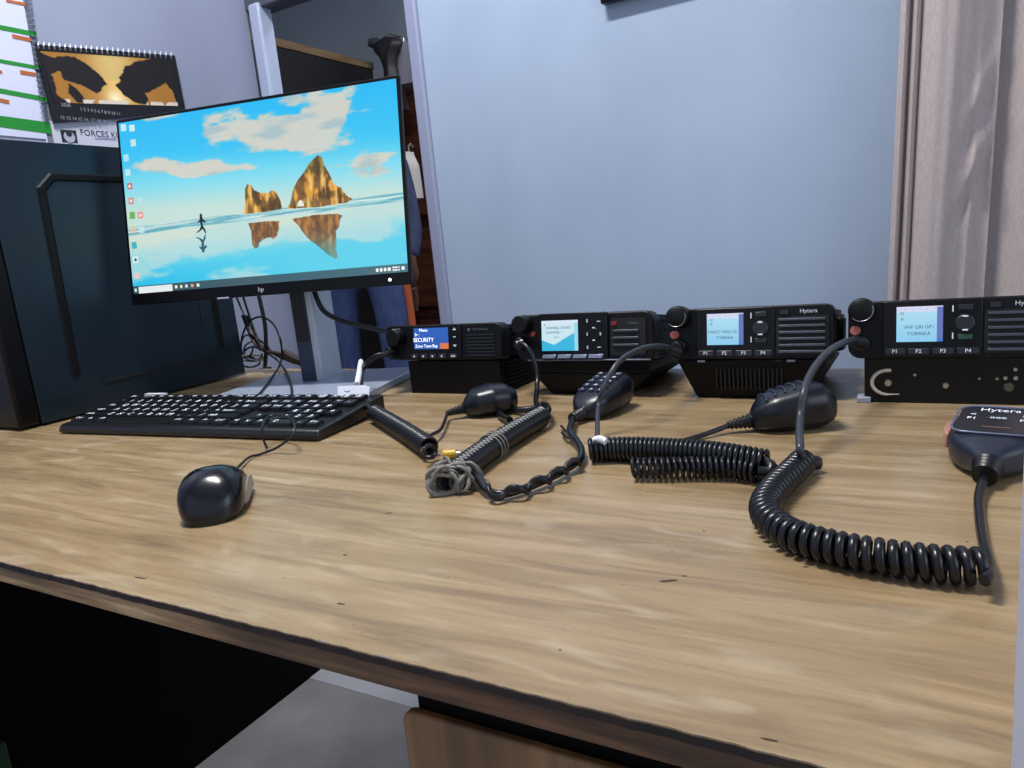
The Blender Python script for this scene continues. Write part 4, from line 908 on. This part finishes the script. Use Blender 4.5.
mb = MB(); wall_poly(mb, [(-60, 130), (46, 139), (46.3, 141), (-60, 132)], XL+.0058, .0004); rel(mb, wp).build('footer_line', mat('footer_grey', '#59617a', .6), wp, smooth=False)
mb = MB()
for i in range(30):
    y = -20+i*5.5
    if y > 118: break
    xr = 26+20*(y/140.); p0 = PX(xr-1, y, XL+.006); p1 = PX(xr+2, y+1.3, XL+.012); p2 = PX(xr+5.5, y+1.5, XL+.006); mb.tube(smooth_path([p0, p1, p2], .002), .0009, 6)
rel(mb, wp).build('spiral_binding', mat('binding_dark', '#6b7188', .5, .2), wp)

# black picture calendar
bc = thing('picture_calendar', 'black spiral calendar with a golden sunset picture on the left wall', 'calendar', (XL+.007, .95, .55))
cor = [(35, 44), (175, 55.5), (186, 112), (54, 123)]
mb = MB(); wall_poly(mb, cor, XL+.012, .003); rel(mb, bc).build('black_page', mat('calendar_black', '#0c0d12', .45), bc, smooth=False)
Q = [np.array(PX(a, b, XL+.0128)) for a, b in ((40, 51), (170, 60), (178, 106), (54, 102.5))]
def scene_pic(U, V):
    g = np.exp(-(((U-.5)/.16)**2)); im = mixc(hexa('#a8722c')[None, None], hexa('#e8c070')[None, None], g)
    im = mixc(im, hexa('#fff0c0')[None, None], np.exp(-(((U-.47)/.06)**2+((V-.88)/.14)**2)))
    im = mixc(im, hexa('#c8b070')[None, None], (V < .5)*.6*g)
    n = fbm(U, V, 14, 8, 77, 4)*.06
    a = inpoly(U+n-.03, V+n-.03, [(-.05, -.05), (.06, .1), (.22, .06), (.30, .20), (.38, .38), (.44, .60), (.38, .66), (.33, .80), (.27, .70), (.22, .62), (.12, .55), (.10, .35), (.04, .45), (.04, .8), (.1, 1.), (-.05, 1.05)])
    b = inpoly(U+n-.03, V+n-.03, [(1.05, -.1), (.70, .08), (.60, .2), (.55, .40), (.50, .62), (.56, .85), (.62, .95), (.72, 1.), (.74, .75), (.85, .62), (.94, .52), (.97, .65), (.99, .9), (1.05, 1.)])
    c_ = inpoly(U, V, [(.14, .6), (.19, .72), (.25, 1.), (.17, 1.), (.12, .8)])
    im = np.where((a | b | c_)[..., None], hexa('#17100e'), im)
    im = np.where(((V > .93) & (fbm(U, V, 20, 3, 8, 3) > .52) & ~(a | b))[..., None], hexa('#d8cfc0'), im)
    return im
nx, ny = 130, 60
U, V = np.meshgrid(np.linspace(0, 1, nx), np.linspace(0, 1, ny)); c = np.clip(scene_pic(U, V), 0, 1); c = np.where(c <= .04045, c/12.92, ((c+.055)/1.055)**2.4)
vs = [tuple((Q[0]*(1-u)+Q[1]*u)*(1-v)+(Q[3]*(1-u)+Q[2]*u)*v-np.array(bc.location)) for u, v in zip(U.ravel(), V.ravel())]
i = np.arange(nx*ny).reshape(ny, nx); Fc = np.stack([i[:-1, :-1], i[1:, :-1], i[1:, 1:], i[:-1, 1:]], -1).reshape(-1, 4)
me = bpy.data.meshes.new('sunset_picture'); me.from_pydata(vs, [], Fc.tolist()); ca_ = me.color_attributes.new('Col', 'FLOAT_COLOR', 'POINT')
ca_.data.foreach_set('color', np.concatenate([c.reshape(-1, 3), np.ones((nx*ny, 1))], 1).ravel().astype(np.float32)); me.materials.append(vcol_mat('print_colours', None, .45))
o = bpy.data.objects.new('sunset_picture', me); COL.objects.link(o); o.parent = bc
def wall_text(s, px, py, size, m, parent, x, name='lettering', slope=0.):
    p = PX(px, py, x); o = text_mesh(s, size, name, m, parent, tuple(np.array(p)-np.array(parent.location)), (PI/2, slope, PI/2), align='LEFT'); return o
wall_text('1 2 3 4 5 6 7 8 9 10 11', 80, 109, .0085, mat('cal_dim', '#9aa0ac', .5), bc, XL+.0126, slope=.02)
wall_text('12 13 14 15 16  17 18 19 20 21', 60, 117.5, .0085, mat('cal_dim', '#9aa0ac', .5), bc, XL+.0126, slope=-.01)
wall_text('2020', 61, 104.5, .0085, mat('cal_dim', '#9aa0ac', .5), bc, XL+.0126)
mb = MB()
for i in range(26):
    t = (i+.5)/26; a = lerp2((36, 46), (174, 57), t); p0 = PX(a[0], a[1]+2, XL+.0125); p1 = PX(a[0]-.3, a[1]-1.5, XL+.018); p2 = PX(a[0], a[1]-4.2, XL+.014); p3 = PX(a[0]+.3, a[1]-2, XL+.008); mb.tube(smooth_path([p0, p1, p2, p3], .002), .0014, 6)
rel(mb, bc).build('spiral_binding', mat('binding_white', '#d6dae6', .3, .3), bc)

fc = thing('notice_card', 'white printed card reading FORCES KU below the black calendar', 'notice', (XL+.001, .85, .44))
mb = MB(); wall_poly(mb, [(50, 121), (180, 124), (186, 156), (55, 145)], XL+.005, .005); rel(mb, fc).build('card', mat('card_paper', '#c3c6d6', .6), fc, smooth=False)
mb = MB(); wall_poly(mb, [(60, 129.5), (76, 130.5), (78, 143), (62.5, 142)], XL+.0056, .0004); em = rel(mb, fc).build('emblem', mat('emblem_black', '#23252e', .5), fc, smooth=False)
cc_ = np.array(PX(69.5, 137, XL+.006)); mb = MB(); 
mb.cyl((cc_[0]-.0004, cc_[1], cc_[2]), (cc_[0]+.0004, cc_[1], cc_[2]), .010, seg=24); rel(mb, fc).build('emblem_disc', mat('emblem_grey', '#a9aec0', .5), em)
mb = MB(); mb.cyl((cc_[0]+.0004, cc_[1], cc_[2]+.006), (cc_[0]+.0008, cc_[1], cc_[2]+.006), .006, seg=6); rel(mb, fc).build('emblem_mark', mat('emblem_black', '#23252e', .5), em)
wall_text('FORCES KU', 80, 132.5, .0155, mat('print_dark', '#2c3048', .5), fc, XL+.0056, slope=.0)
mb = MB(); wall_poly(mb, [(95, 137.5), (116, 138.5), (116, 140), (95, 139)], XL+.0056, .0003); rel(mb, fc).build('small_print', mat('print_soft', '#8e94b4', .5), fc, smooth=False)

# picture frame on the back wall
p = PY(600.5, 4, YB-.02)
pf = thing('framed_picture', 'black picture frame hanging high on the blue-grey wall', 'picture', (p[0]+.15, YB-.001, p[2]))
mb = MB(); mb.box(-.15, .15, -.02, -.004, 0, .018); mb.box(-.15, .15, -.02, -.004, .382, .40); mb.box(-.15, -.132, -.02, -.004, .018, .382); mb.box(.132, .15, -.02, -.004, .018, .382); mb.build('frame', black2, pf, bevel=.002)
mb = MB(); mb.box(-.132, .132, -.010, -.004, .018, .382); mb.build('print', mat('pale_print', '#a8aeb8', .6), pf)

# ------------------------------------------------------------------ curtain
cur = thing('curtain', 'long beige window curtain hanging in soft folds beside the radios', 'curtain', (.15, 1.20, -.6))
def curtain_panel(x_top0, x_bot0, x_top1, x_bot1, fold, name, ybase):
    nu, nv = 150, 90; vs = []; fs = []
    for j in range(nv+1):
        v = j/nv; z = 1.1-1.35*v; a = x_top0+(x_bot0-x_top0)*v; b = x_top1+(x_bot1-x_top1)*v
        for i in range(nu+1):
            u = i/nu; y = ybase+fold(u, v, z); vs.append((a+(b-a)*u-.15, y-1.20, z+.6))
    for j in range(nv):
        for i in range(nu): k = j*(nu+1)+i; fs.append((k, k+1, k+nu+2, k+nu+1))
    mb = MB(); mb.add(vs, fs); o = mb.build(name, cloth_m, cur, angle=80); s = o.modifiers.new('thick', 'SOLIDIFY'); s.thickness = .0015; return o
def f1(u, v, z):
    y = -.008*math.exp(-((u-.05)/.03)**2)+.010*math.exp(-((u-.11)/.018)**2)-.006*math.exp(-((u-.16)/.02)**2)+.010*math.exp(-((u-.22)/.018)**2)-.012*math.exp(-((u-.42)/.20)**2)
    y += .040*sst(.50+.10*math.sin(v*5), 1.0, u)
    y -= .010*math.exp(-((u-(.86-.10*v))/.05)**2)*sst(.35, .75, v)
    for zz, amp in ((.33, .008), (.24, .010)):
        d_ = (z-zz)-.30*(u-.80)*1.0; y += -amp*math.exp(-(d_/.018)**2)*math.exp(-((u-.84)/.14)**2)+amp*.8*math.exp(-((d_+.035)/.02)**2)*math.exp(-((u-.80)/.14)**2)
    return y+.0008*math.sin(u*40+v*3)
def sst(a, b, x): t = min(1, max(0, (x-a)/(b-a))); return t*t*(3-2*t)
def f2(u, v, z): return .012*math.sin(u*13+1.2+.8*v)+.004*math.sin(u*31)
xt0, xb0 = PY(901, 0, 1.2), PY(887, 300, 1.2); xt1, xb1 = PY(1008, 0, 1.18), PY(987, 300, 1.18)
def xat(pA, pB, z): return pA[0]+(pB[0]-pA[0])*(z-pA[2])/(pB[2]-pA[2])
curtain_panel(xat(xt0, xb0, 1.1), xat(xt0, xb0, -.25), xat(xt1, xb1, 1.1), xat(xt1, xb1, -.25), f1, 'front_panel', 1.20)
curtain_panel(xat(xt1, xb1, 1.1)-.03, xat(xt1, xb1, -.25)-.03, .62, .62, f2, 'rear_panel', 1.252)

# ------------------------------------------------------------------ the room behind
wd = thing('wardrobe', 'dark wardrobe with a pale wooden top edge seen through the doorway', 'wardrobe', (-2.40, 1.95, -.75))
bt = PX(278, 37, -2.07); bt2 = PX(372, 64, -2.07)
zt = (bt[2]+bt2[2])/2+.75
y0w, y1w = 1.75-1.95, bt2[1]-1.95
mb = MB(); mb.box(-.35, .33, y0w, y1w, 0, zt-.03); mb.build('carcass', mat('wardrobe_dark', '#141214', .5), wd, bevel=.003)
mb = MB(); mb.box(-.36, .335, y0w-.005, y1w+.005, zt-.03, zt); mb.build('top_edge', noise_ramp_mat('pale_edge_wood', [(.3, '#6a5236'), (.7, '#8a7050')], (10, 10, 60), .5), wd, bevel=.003)
cbd = thing('wooden_cupboard', 'dark red-brown panelled cupboard against the far wall of the back room', 'cupboard', (-1.75, 3.0, -.75))
zc = PY(400, 75, 2.86)[2]+.75
mb = MB(); mb.box(-.45, .62, -.12, .18, 0, zc); mb.build('carcass', darkwood, cbd, bevel=.004)
for k in range(3):
    x = -.43+k*.35; mb = MB(); mb.box(x, x+.33, -.14, -.12, .05, zc-.04); dd = mb.build('door', darkwood, cbd, bevel=.004)
    mb = MB()
    for z0_, z1_ in ((.12, .62), (.68, 1.05), (1.11, zc-.1)):
        mb.box(x+.05, x+.28, -.150, -.14, z0_, z1_)
    mb.build('raised_panel', noise_ramp_mat('red_wood_light', [(.3, '#3d2019'), (.7, '#6a3e2c')], (6, 6, 30), .3), dd, bevel=.008)
    mb = MB(); mb.cyl((x+.30, -.14, .85), (x+.30, -.165, .85), .012, .015, 16); mb.build('knob', metal, dd)

# garments hanging from hooks on a rail
def garment(label, px, py, y, w, l, m, name='hanging_garment', folds=5, seed=1):
    p = PY(px, py, y); o = thing(name, label, 'clothing', (p[0], p[1], p[2])); r_ = np.random.RandomState(seed)
    rings = []
    n = 40
    for j in range(18):
        t = j/17; ww = w*(.28+.72*sst(0, .35, t))*(1-.15*t); dd = .05*(.5+.5*t); ring = []
        for i in range(n):
            a = 2*PI*i/n; f = 1+.12*math.sin(folds*a+seed+2*t); ring.append((ww/2*math.cos(a)*f, dd*math.sin(a)*f, -l*t))
        rings.append(ring)
    mb = MB(); mb.loft(rings); mb.build('cloth', m, o, angle=70)
    mb = MB(); mb.tube([(0, .0, -.02), (0, 0, .02), (0, .015, .03), (0, .03, .02)], .004, 6); mb.build('hook', metal, o)
    return o
gy = 2.62
# dark coat with a peaked bunch on top
p = PY(386, 37, gy)
ct = thing('hanging_coat', 'bunched dark brown coat hanging above the cupboard in the back room', 'clothing', (p[0], p[1], p[2]))
rings = []
for j in range(26):
    t = j/25; z = -.30*t
    ww = float(np.interp(t, [0, .05, .14, .25, .4, 1], [.012, .058, .066, .040, .030, .060])); dd = float(np.interp(t, [0, .1, .4, 1], [.01, .04, .035, .04]))
    off = float(np.interp(t, [0, .1, .4, 1], [0, .004, .004, .01])); rings.append([(off+ww*math.cos(a)*(1+.14*math.sin(4*a+5*t)), dd*math.sin(a)*(1+.15*math.cos(3*a+t*7)), z) for a in np.linspace(0, 2*PI, 36, endpoint=False)])
mb = MB(); mb.loft(rings); mb.build('coat_body', mat('coat_brown', '#1e1a1e', .55), ct, angle=70)
mb = MB(); mb.tube([(-.04, 0, -.01), (-.075, -.01, -.012), (-.088, -.01, -.018)], [.018, .020, .006], 10); mb.build('sleeve_end', mat('coat_grey', '#3a3c46', .6), ct, angle=70)
mb = MB(); mb.tube([(0, 0, -.01), (0, .02, .02), (0, .10, .02)], .006, 8); mb.build('hook', metal, ct)
garment('grey-mauve garment hanging beside the bunched dark coat', 404, 43, gy+.06, .17, .17, mat('garment_mauve', '#7c7884', .8), seed=3)
garment('narrow white garment hanging just right of the monitor', 409, 152, 2.3, .055, .17, mat('garment_white', '#c8c2b8', .8), seed=5, folds=3)

# ------------------------------------------------------------------ person standing beyond the doorway
PYY = 1.86
pL = PY(354, 300, PYY); pR = PY(390, 300, PYY)
pcx = (pL[0]+pR[0])/2-.03
per = thing('person', 'person in blue trousers with orange side stripes, legs showing below the monitor', 'person', (pcx, PYY, -.75), math.radians(212))
def skin_body(name, verts, edges, radii, m, parent, sub=2):
    me = bpy.data.meshes.new(name); me.from_pydata(verts, edges, []); o = bpy.data.objects.new(name, me); COL.objects.link(o)
    sk = o.modifiers.new('skin', 'SKIN'); sk.use_smooth_shade = True
    for v, r in zip(me.skin_vertices[0].data, radii): v.radius = r if hasattr(r, '__len__') else (r, r)
    me.skin_vertices[0].data[0].use_root = True
    ss = o.modifiers.new('sub', 'SUBSURF'); ss.levels = sub; ss.render_levels = sub
    dg = bpy.context.evaluated_depsgraph_get(); me2 = bpy.data.meshes.new_from_object(o.evaluated_get(dg)); me2.name = name
    bpy.data.objects.remove(o); me2.materials.clear(); me2.materials.append(m)
    me2.polygons.foreach_set('use_smooth', [True]*len(me2.polygons))
    o = bpy.data.objects.new(name, me2); COL.objects.link(o); o.parent = parent; return o
skinm = mat('skin', '#6a4634', .5)
Hs = 1.0
def hv(l):      # scaled, bending forward from the hips with the hands on the thighs
    out = []
    for x, y, z in l:
        if abs(x) > .21:
            sg = 1 if x > 0 else -1
            if z > 1.0: x, y, z = sg*.19, -.26, 1.02
            elif z > .85: x, y, z = sg*.17, -.20, .92
            else: x, y, z = x*.74, y-.17, z+.02
        elif z > 1.0: a = math.radians(46); dz = z-.98; y, z = y-math.sin(a)*dz, .98+math.cos(a)*dz
        out.append((x*Hs*.86, y*Hs, z*Hs))
    return out
V_ = [(0, 0, .99), (0, 0, 1.05), (0, -.005, 1.22), (0, 0, 1.38), (0, 0, 1.45), (0, -.01, 1.52), (0, -.012, 1.60),
      (.10, 0, .88), (.115, -.005, .50), (.12, .01, .10), (.125, -.09, .035), (-.10, 0, .88), (-.115, -.005, .50), (-.12, .01, .10), (-.125, -.09, .035),
      (.17, 0, 1.36), (.225, .01, 1.12), (.235, -.03, .88), (.235, -.045, .82), (-.17, 0, 1.36), (-.225, .01, 1.12), (-.235, -.03, .88), (-.235, -.045, .82)]
E_ = [(0, 1), (1, 2), (2, 3), (3, 4), (4, 5), (5, 6), (0, 7), (7, 8), (8, 9), (9, 10), (0, 11), (11, 12), (12, 13), (13, 14), (3, 15), (15, 16), (16, 17), (17, 18), (3, 19), (19, 20), (20, 21), (21, 22)]
R_ = [(.07, .05), (.09, .07), (.12, .08), (.11, .08), (.05, .05), (.062, .07), (.068, .085), .045, .035, .030, (.035, .025), .045, .035, .030, (.035, .025), .040, .030, .024, (.022, .03), .040, .030, .024, (.022, .03)]
R_ = [tuple(a*Hs for a in (r if hasattr(r, '__len__') else (r, r))) for r in R_]
pb = skin_body('body', hv(V_), E_, R_, skinm, per)
# fingers
for sx_ in (1, -1):
    for k in range(4):
        l_ = (.075, .085, .080, .062)[k]; y_ = -.075+k*.018
        mb = MB(); mb.tube(hv([(sx_*.235, y_+.005, .80), (sx_*.237, y_-.004, .80-l_*.5), (sx_*.230, y_-.012, .80-l_)]), [.009, .008, .006], 8); mb.build('finger', skinm, pb)
    mb = MB(); mb.tube(hv([(sx_*.232, -.075, .84), (sx_*.225, -.100, .80), (sx_*.222, -.108, .77)]), [.010, .009, .007], 8); mb.build('thumb', skinm, pb)
# head details, in a frame that leans with the neck
hc = hv([(0, -.012, 1.60)])[0]
HM = Matrix.Translation(hc)@Matrix.Rotation(math.radians(45), 4, 'X')
def hb(mb, name, m, parent): mb.v = [tuple(HM@Vector(v)) for v in mb.v]; return mb.build(name, m, parent, angle=70)
mb = MB(); mb.tube([(0, -.074, .0), (0, -.090, -.022), (0, -.076, -.028)], [.007, .012, .007], 8); hb(mb, 'nose', skinm, pb)
for sx_ in (1, -1):
    mb = MB(); mb.cyl((sx_*.025, -.066, .006), (sx_*.025, -.073, .006), .010, .006, 12); hb(mb, 'eye', white_pl, pb)
    mb = MB(); mb.tube([(sx_*.058, 0, .015), (sx_*.067, .005, 0), (sx_*.060, 0, -.022)], [.008, .012, .007], 8); hb(mb, 'ear', skinm, pb)
mb = MB(); mb.tube([(-.022, -.070, -.048), (0, -.077, -.048), (.022, -.070, -.048)], [.004, .007, .004], 8); hb(mb, 'mouth', mat('lips', '#5a2e28', .5), pb)
rings = []
for j in range(10):
    t = j/9; a = PI/2*t; z = .018+.066*math.sin(a); q = max(.002, math.cos(a)); rings.append([(.066*q*math.cos(w), .008+.080*q*math.sin(w), z) for w in np.linspace(0, 2*PI, 24, endpoint=False)])
mb = MB(); mb.loft(rings); hb(mb, 'hair', mat('hair_black', '#0d0b0a', .7), per)
jean = noise_ramp_mat('blue_trouser_cloth', [(.3, '#273660'), (.7, '#384a76')], (60, 60, 20), .8, 4, .3)
shirt = noise_ramp_mat('pale_blue_shirt', [(.3, '#2f3654'), (.7, '#414a6c')], (50, 50, 20), .8, 4, .3)
Vt = [(0, 0, .985), (0, 0, 1.04), (.098, 0, .91), (.112, -.005, .50), (.118, .01, .08), (-.098, 0, .91), (-.112, -.005, .50), (-.118, .01, .08)]
Rt = [(.11, .09), (.12, .09), .072, .060, .052, .072, .060, .052]
skin_body('trousers', hv(Vt), [(0, 1), (0, 2), (2, 3), (3, 4), (0, 5), (5, 6), (6, 7)], [tuple(a*Hs for a in (r if hasattr(r, '__len__') else (r, r))) for r in Rt], jean, per)
Vs_ = [(0, 0, 1.02), (0, -.005, 1.22), (0, 0, 1.38), (.165, 0, 1.365), (.222, .01, 1.13), (.234, -.025, .90), (-.165, 0, 1.365), (-.222, .01, 1.13), (-.234, -.025, .90)]
Rs_ = [(.13, .10), (.14, .10), (.118, .088), .048, .042, .034, .048, .042, .034]
skin_body('shirt', hv(Vs_), [(0, 1), (1, 2), (2, 3), (3, 4), (4, 5), (2, 6), (6, 7), (7, 8)], [tuple(a*Hs for a in (r if hasattr(r, '__len__') else (r, r))) for r in Rs_], shirt, per)
for sx_ in (1, -1):
    mb = MB(); pts = hv([(sx_*.162, .030, .90), (sx_*.172, .030, .80), (sx_*.172, .030, .60), (sx_*.168, .032, .40), (sx_*.166, .04, .12)]); mb.tube(smooth_path(pts, .02), .013, 8); mb.build('side_stripe', mat('stripe_orange', '#a04a28', .7), per)
for sx_ in (1, -1):
    mb = MB(); rings = [superring(sx_*.122*Hs, w_, 0, h_, y_, 2.6, 20) for y_, w_, h_ in ((-.155, .02, .03), (-.14, .036, .045), (-.09, .042, .06), (-.02, .040, .085), (.045, .036, .085), (.06, .02, .06))]
    mb.loft([[(b, a, c) for a, b, c in r] for r in rings]); mb.build('shoe', black, per, angle=60)

# green folder under the desk
p = PZ(3, 760, -.55)
gp = PX(-3, 742, -1.20)
gf = thing('green_folder', 'narrow green folder edge standing in the dark under the desk', 'folder', (gp[0]+.0, gp[1]-.1, -.75))
mb = MB(); mb.box(-.012, .012, -.1, .106, 0, gp[2]+.75+.0); mb.build('cover', mat('folder_green', '#1d3a1e', .4), gf, bevel=.002)
mb = MB(); mb.box(-.009, .009, -.098, .1065, .003, gp[2]+.75-.003); mb.build('paper_block', mat('paper', '#d8dde8', .7), gf)

# ------------------------------------------------------------------ ceiling lamp and other light
lampm = mat('lamp_diffuser', '#ffffff', .4, emit='#f4f6ff', estr=3)
LX, LY = -.62, .45
lamp = thing('ceiling_lamp', 'ceiling batten lamp above the desk', 'lamp', (LX, LY, ZC-.06))
mb = MB(); mb.box(-.3, .3, -.04, .04, .02, .06); mb.build('housing', white_pl, lamp, bevel=.004)
mb = MB(); mb.cyl((-.29, 0, .0), (.29, 0, .0), .013, seg=16); mb.build('tube', lampm, lamp)
def area(name, loc, rot, sx_, sy_, power, col, spread=None):
    l = bpy.data.lights.new(name, 'AREA'); l.shape = 'RECTANGLE'; l.size = sx_; l.size_y = sy_; l.energy = power; l.color = col
    o = bpy.data.objects.new(name, l); COL.objects.link(o); o.location = loc; o.rotation_euler = rot
    return o
area('lamp_light', (LX, LY, ZC-.09), (0, 0, 0), .50, .12, 35, (1, .98, .95))
area('right_fill_light', (1.25, .1, .6), (0, math.radians(-105), 0), .9, .9, 5, (.80, .88, 1.0)).rotation_euler = (0, math.radians(80), 0)  # added fill from the unseen right side, no actual window there
area('back_room_light', (-.9, 2.0, ZC-.08), (0, 0, 0), .5, .3, 20, (.92, .95, 1))
w = bpy.data.worlds.new('world'); scene.world = w; w.use_nodes = True
w.node_tree.nodes['Background'].inputs['Color'].default_value = (.70, .80, 1, 1); w.node_tree.nodes['Background'].inputs['Strength'].default_value = .65

for o in list(COL.objects):
    if o.parent is None:
        g = {'mobile_radio': 'two-way radios in a row at the back of the desk', 'fist_microphone': 'fist microphones lying on the desk', 'cable': 'black cables behind the monitor', 'hanging_garment': 'garments hanging in the back room'}.get(o.name.split('.')[0])
        if g: o['group'] = g
# ------------------------------------------------------------------ lift everything so that the floor is at z=0
for o in list(COL.objects):
    if o.parent is None: o.location.z += DESK_H

# ------------------------------------------------------------------ camera
cd = bpy.data.cameras.new('camera'); cam = bpy.data.objects.new('camera', cd); COL.objects.link(cam)
cd.sensor_width = 36; cd.lens = F/1024*36; cd.clip_start = .01; cd.clip_end = 50
M = Matrix.Identity(4)
for i in range(3):
    for j in range(3): M[i][j] = RM[i, j]
M.translation = Vector((CAM[0], CAM[1], CAM[2]+DESK_H)); cam.matrix_world = M
scene.camera = cam
vs = scene.view_settings; vs.view_transform = 'Standard'; vs.look = 'None'; vs.exposure = 0; vs.gamma = 1; vs.use_curve_mapping = False
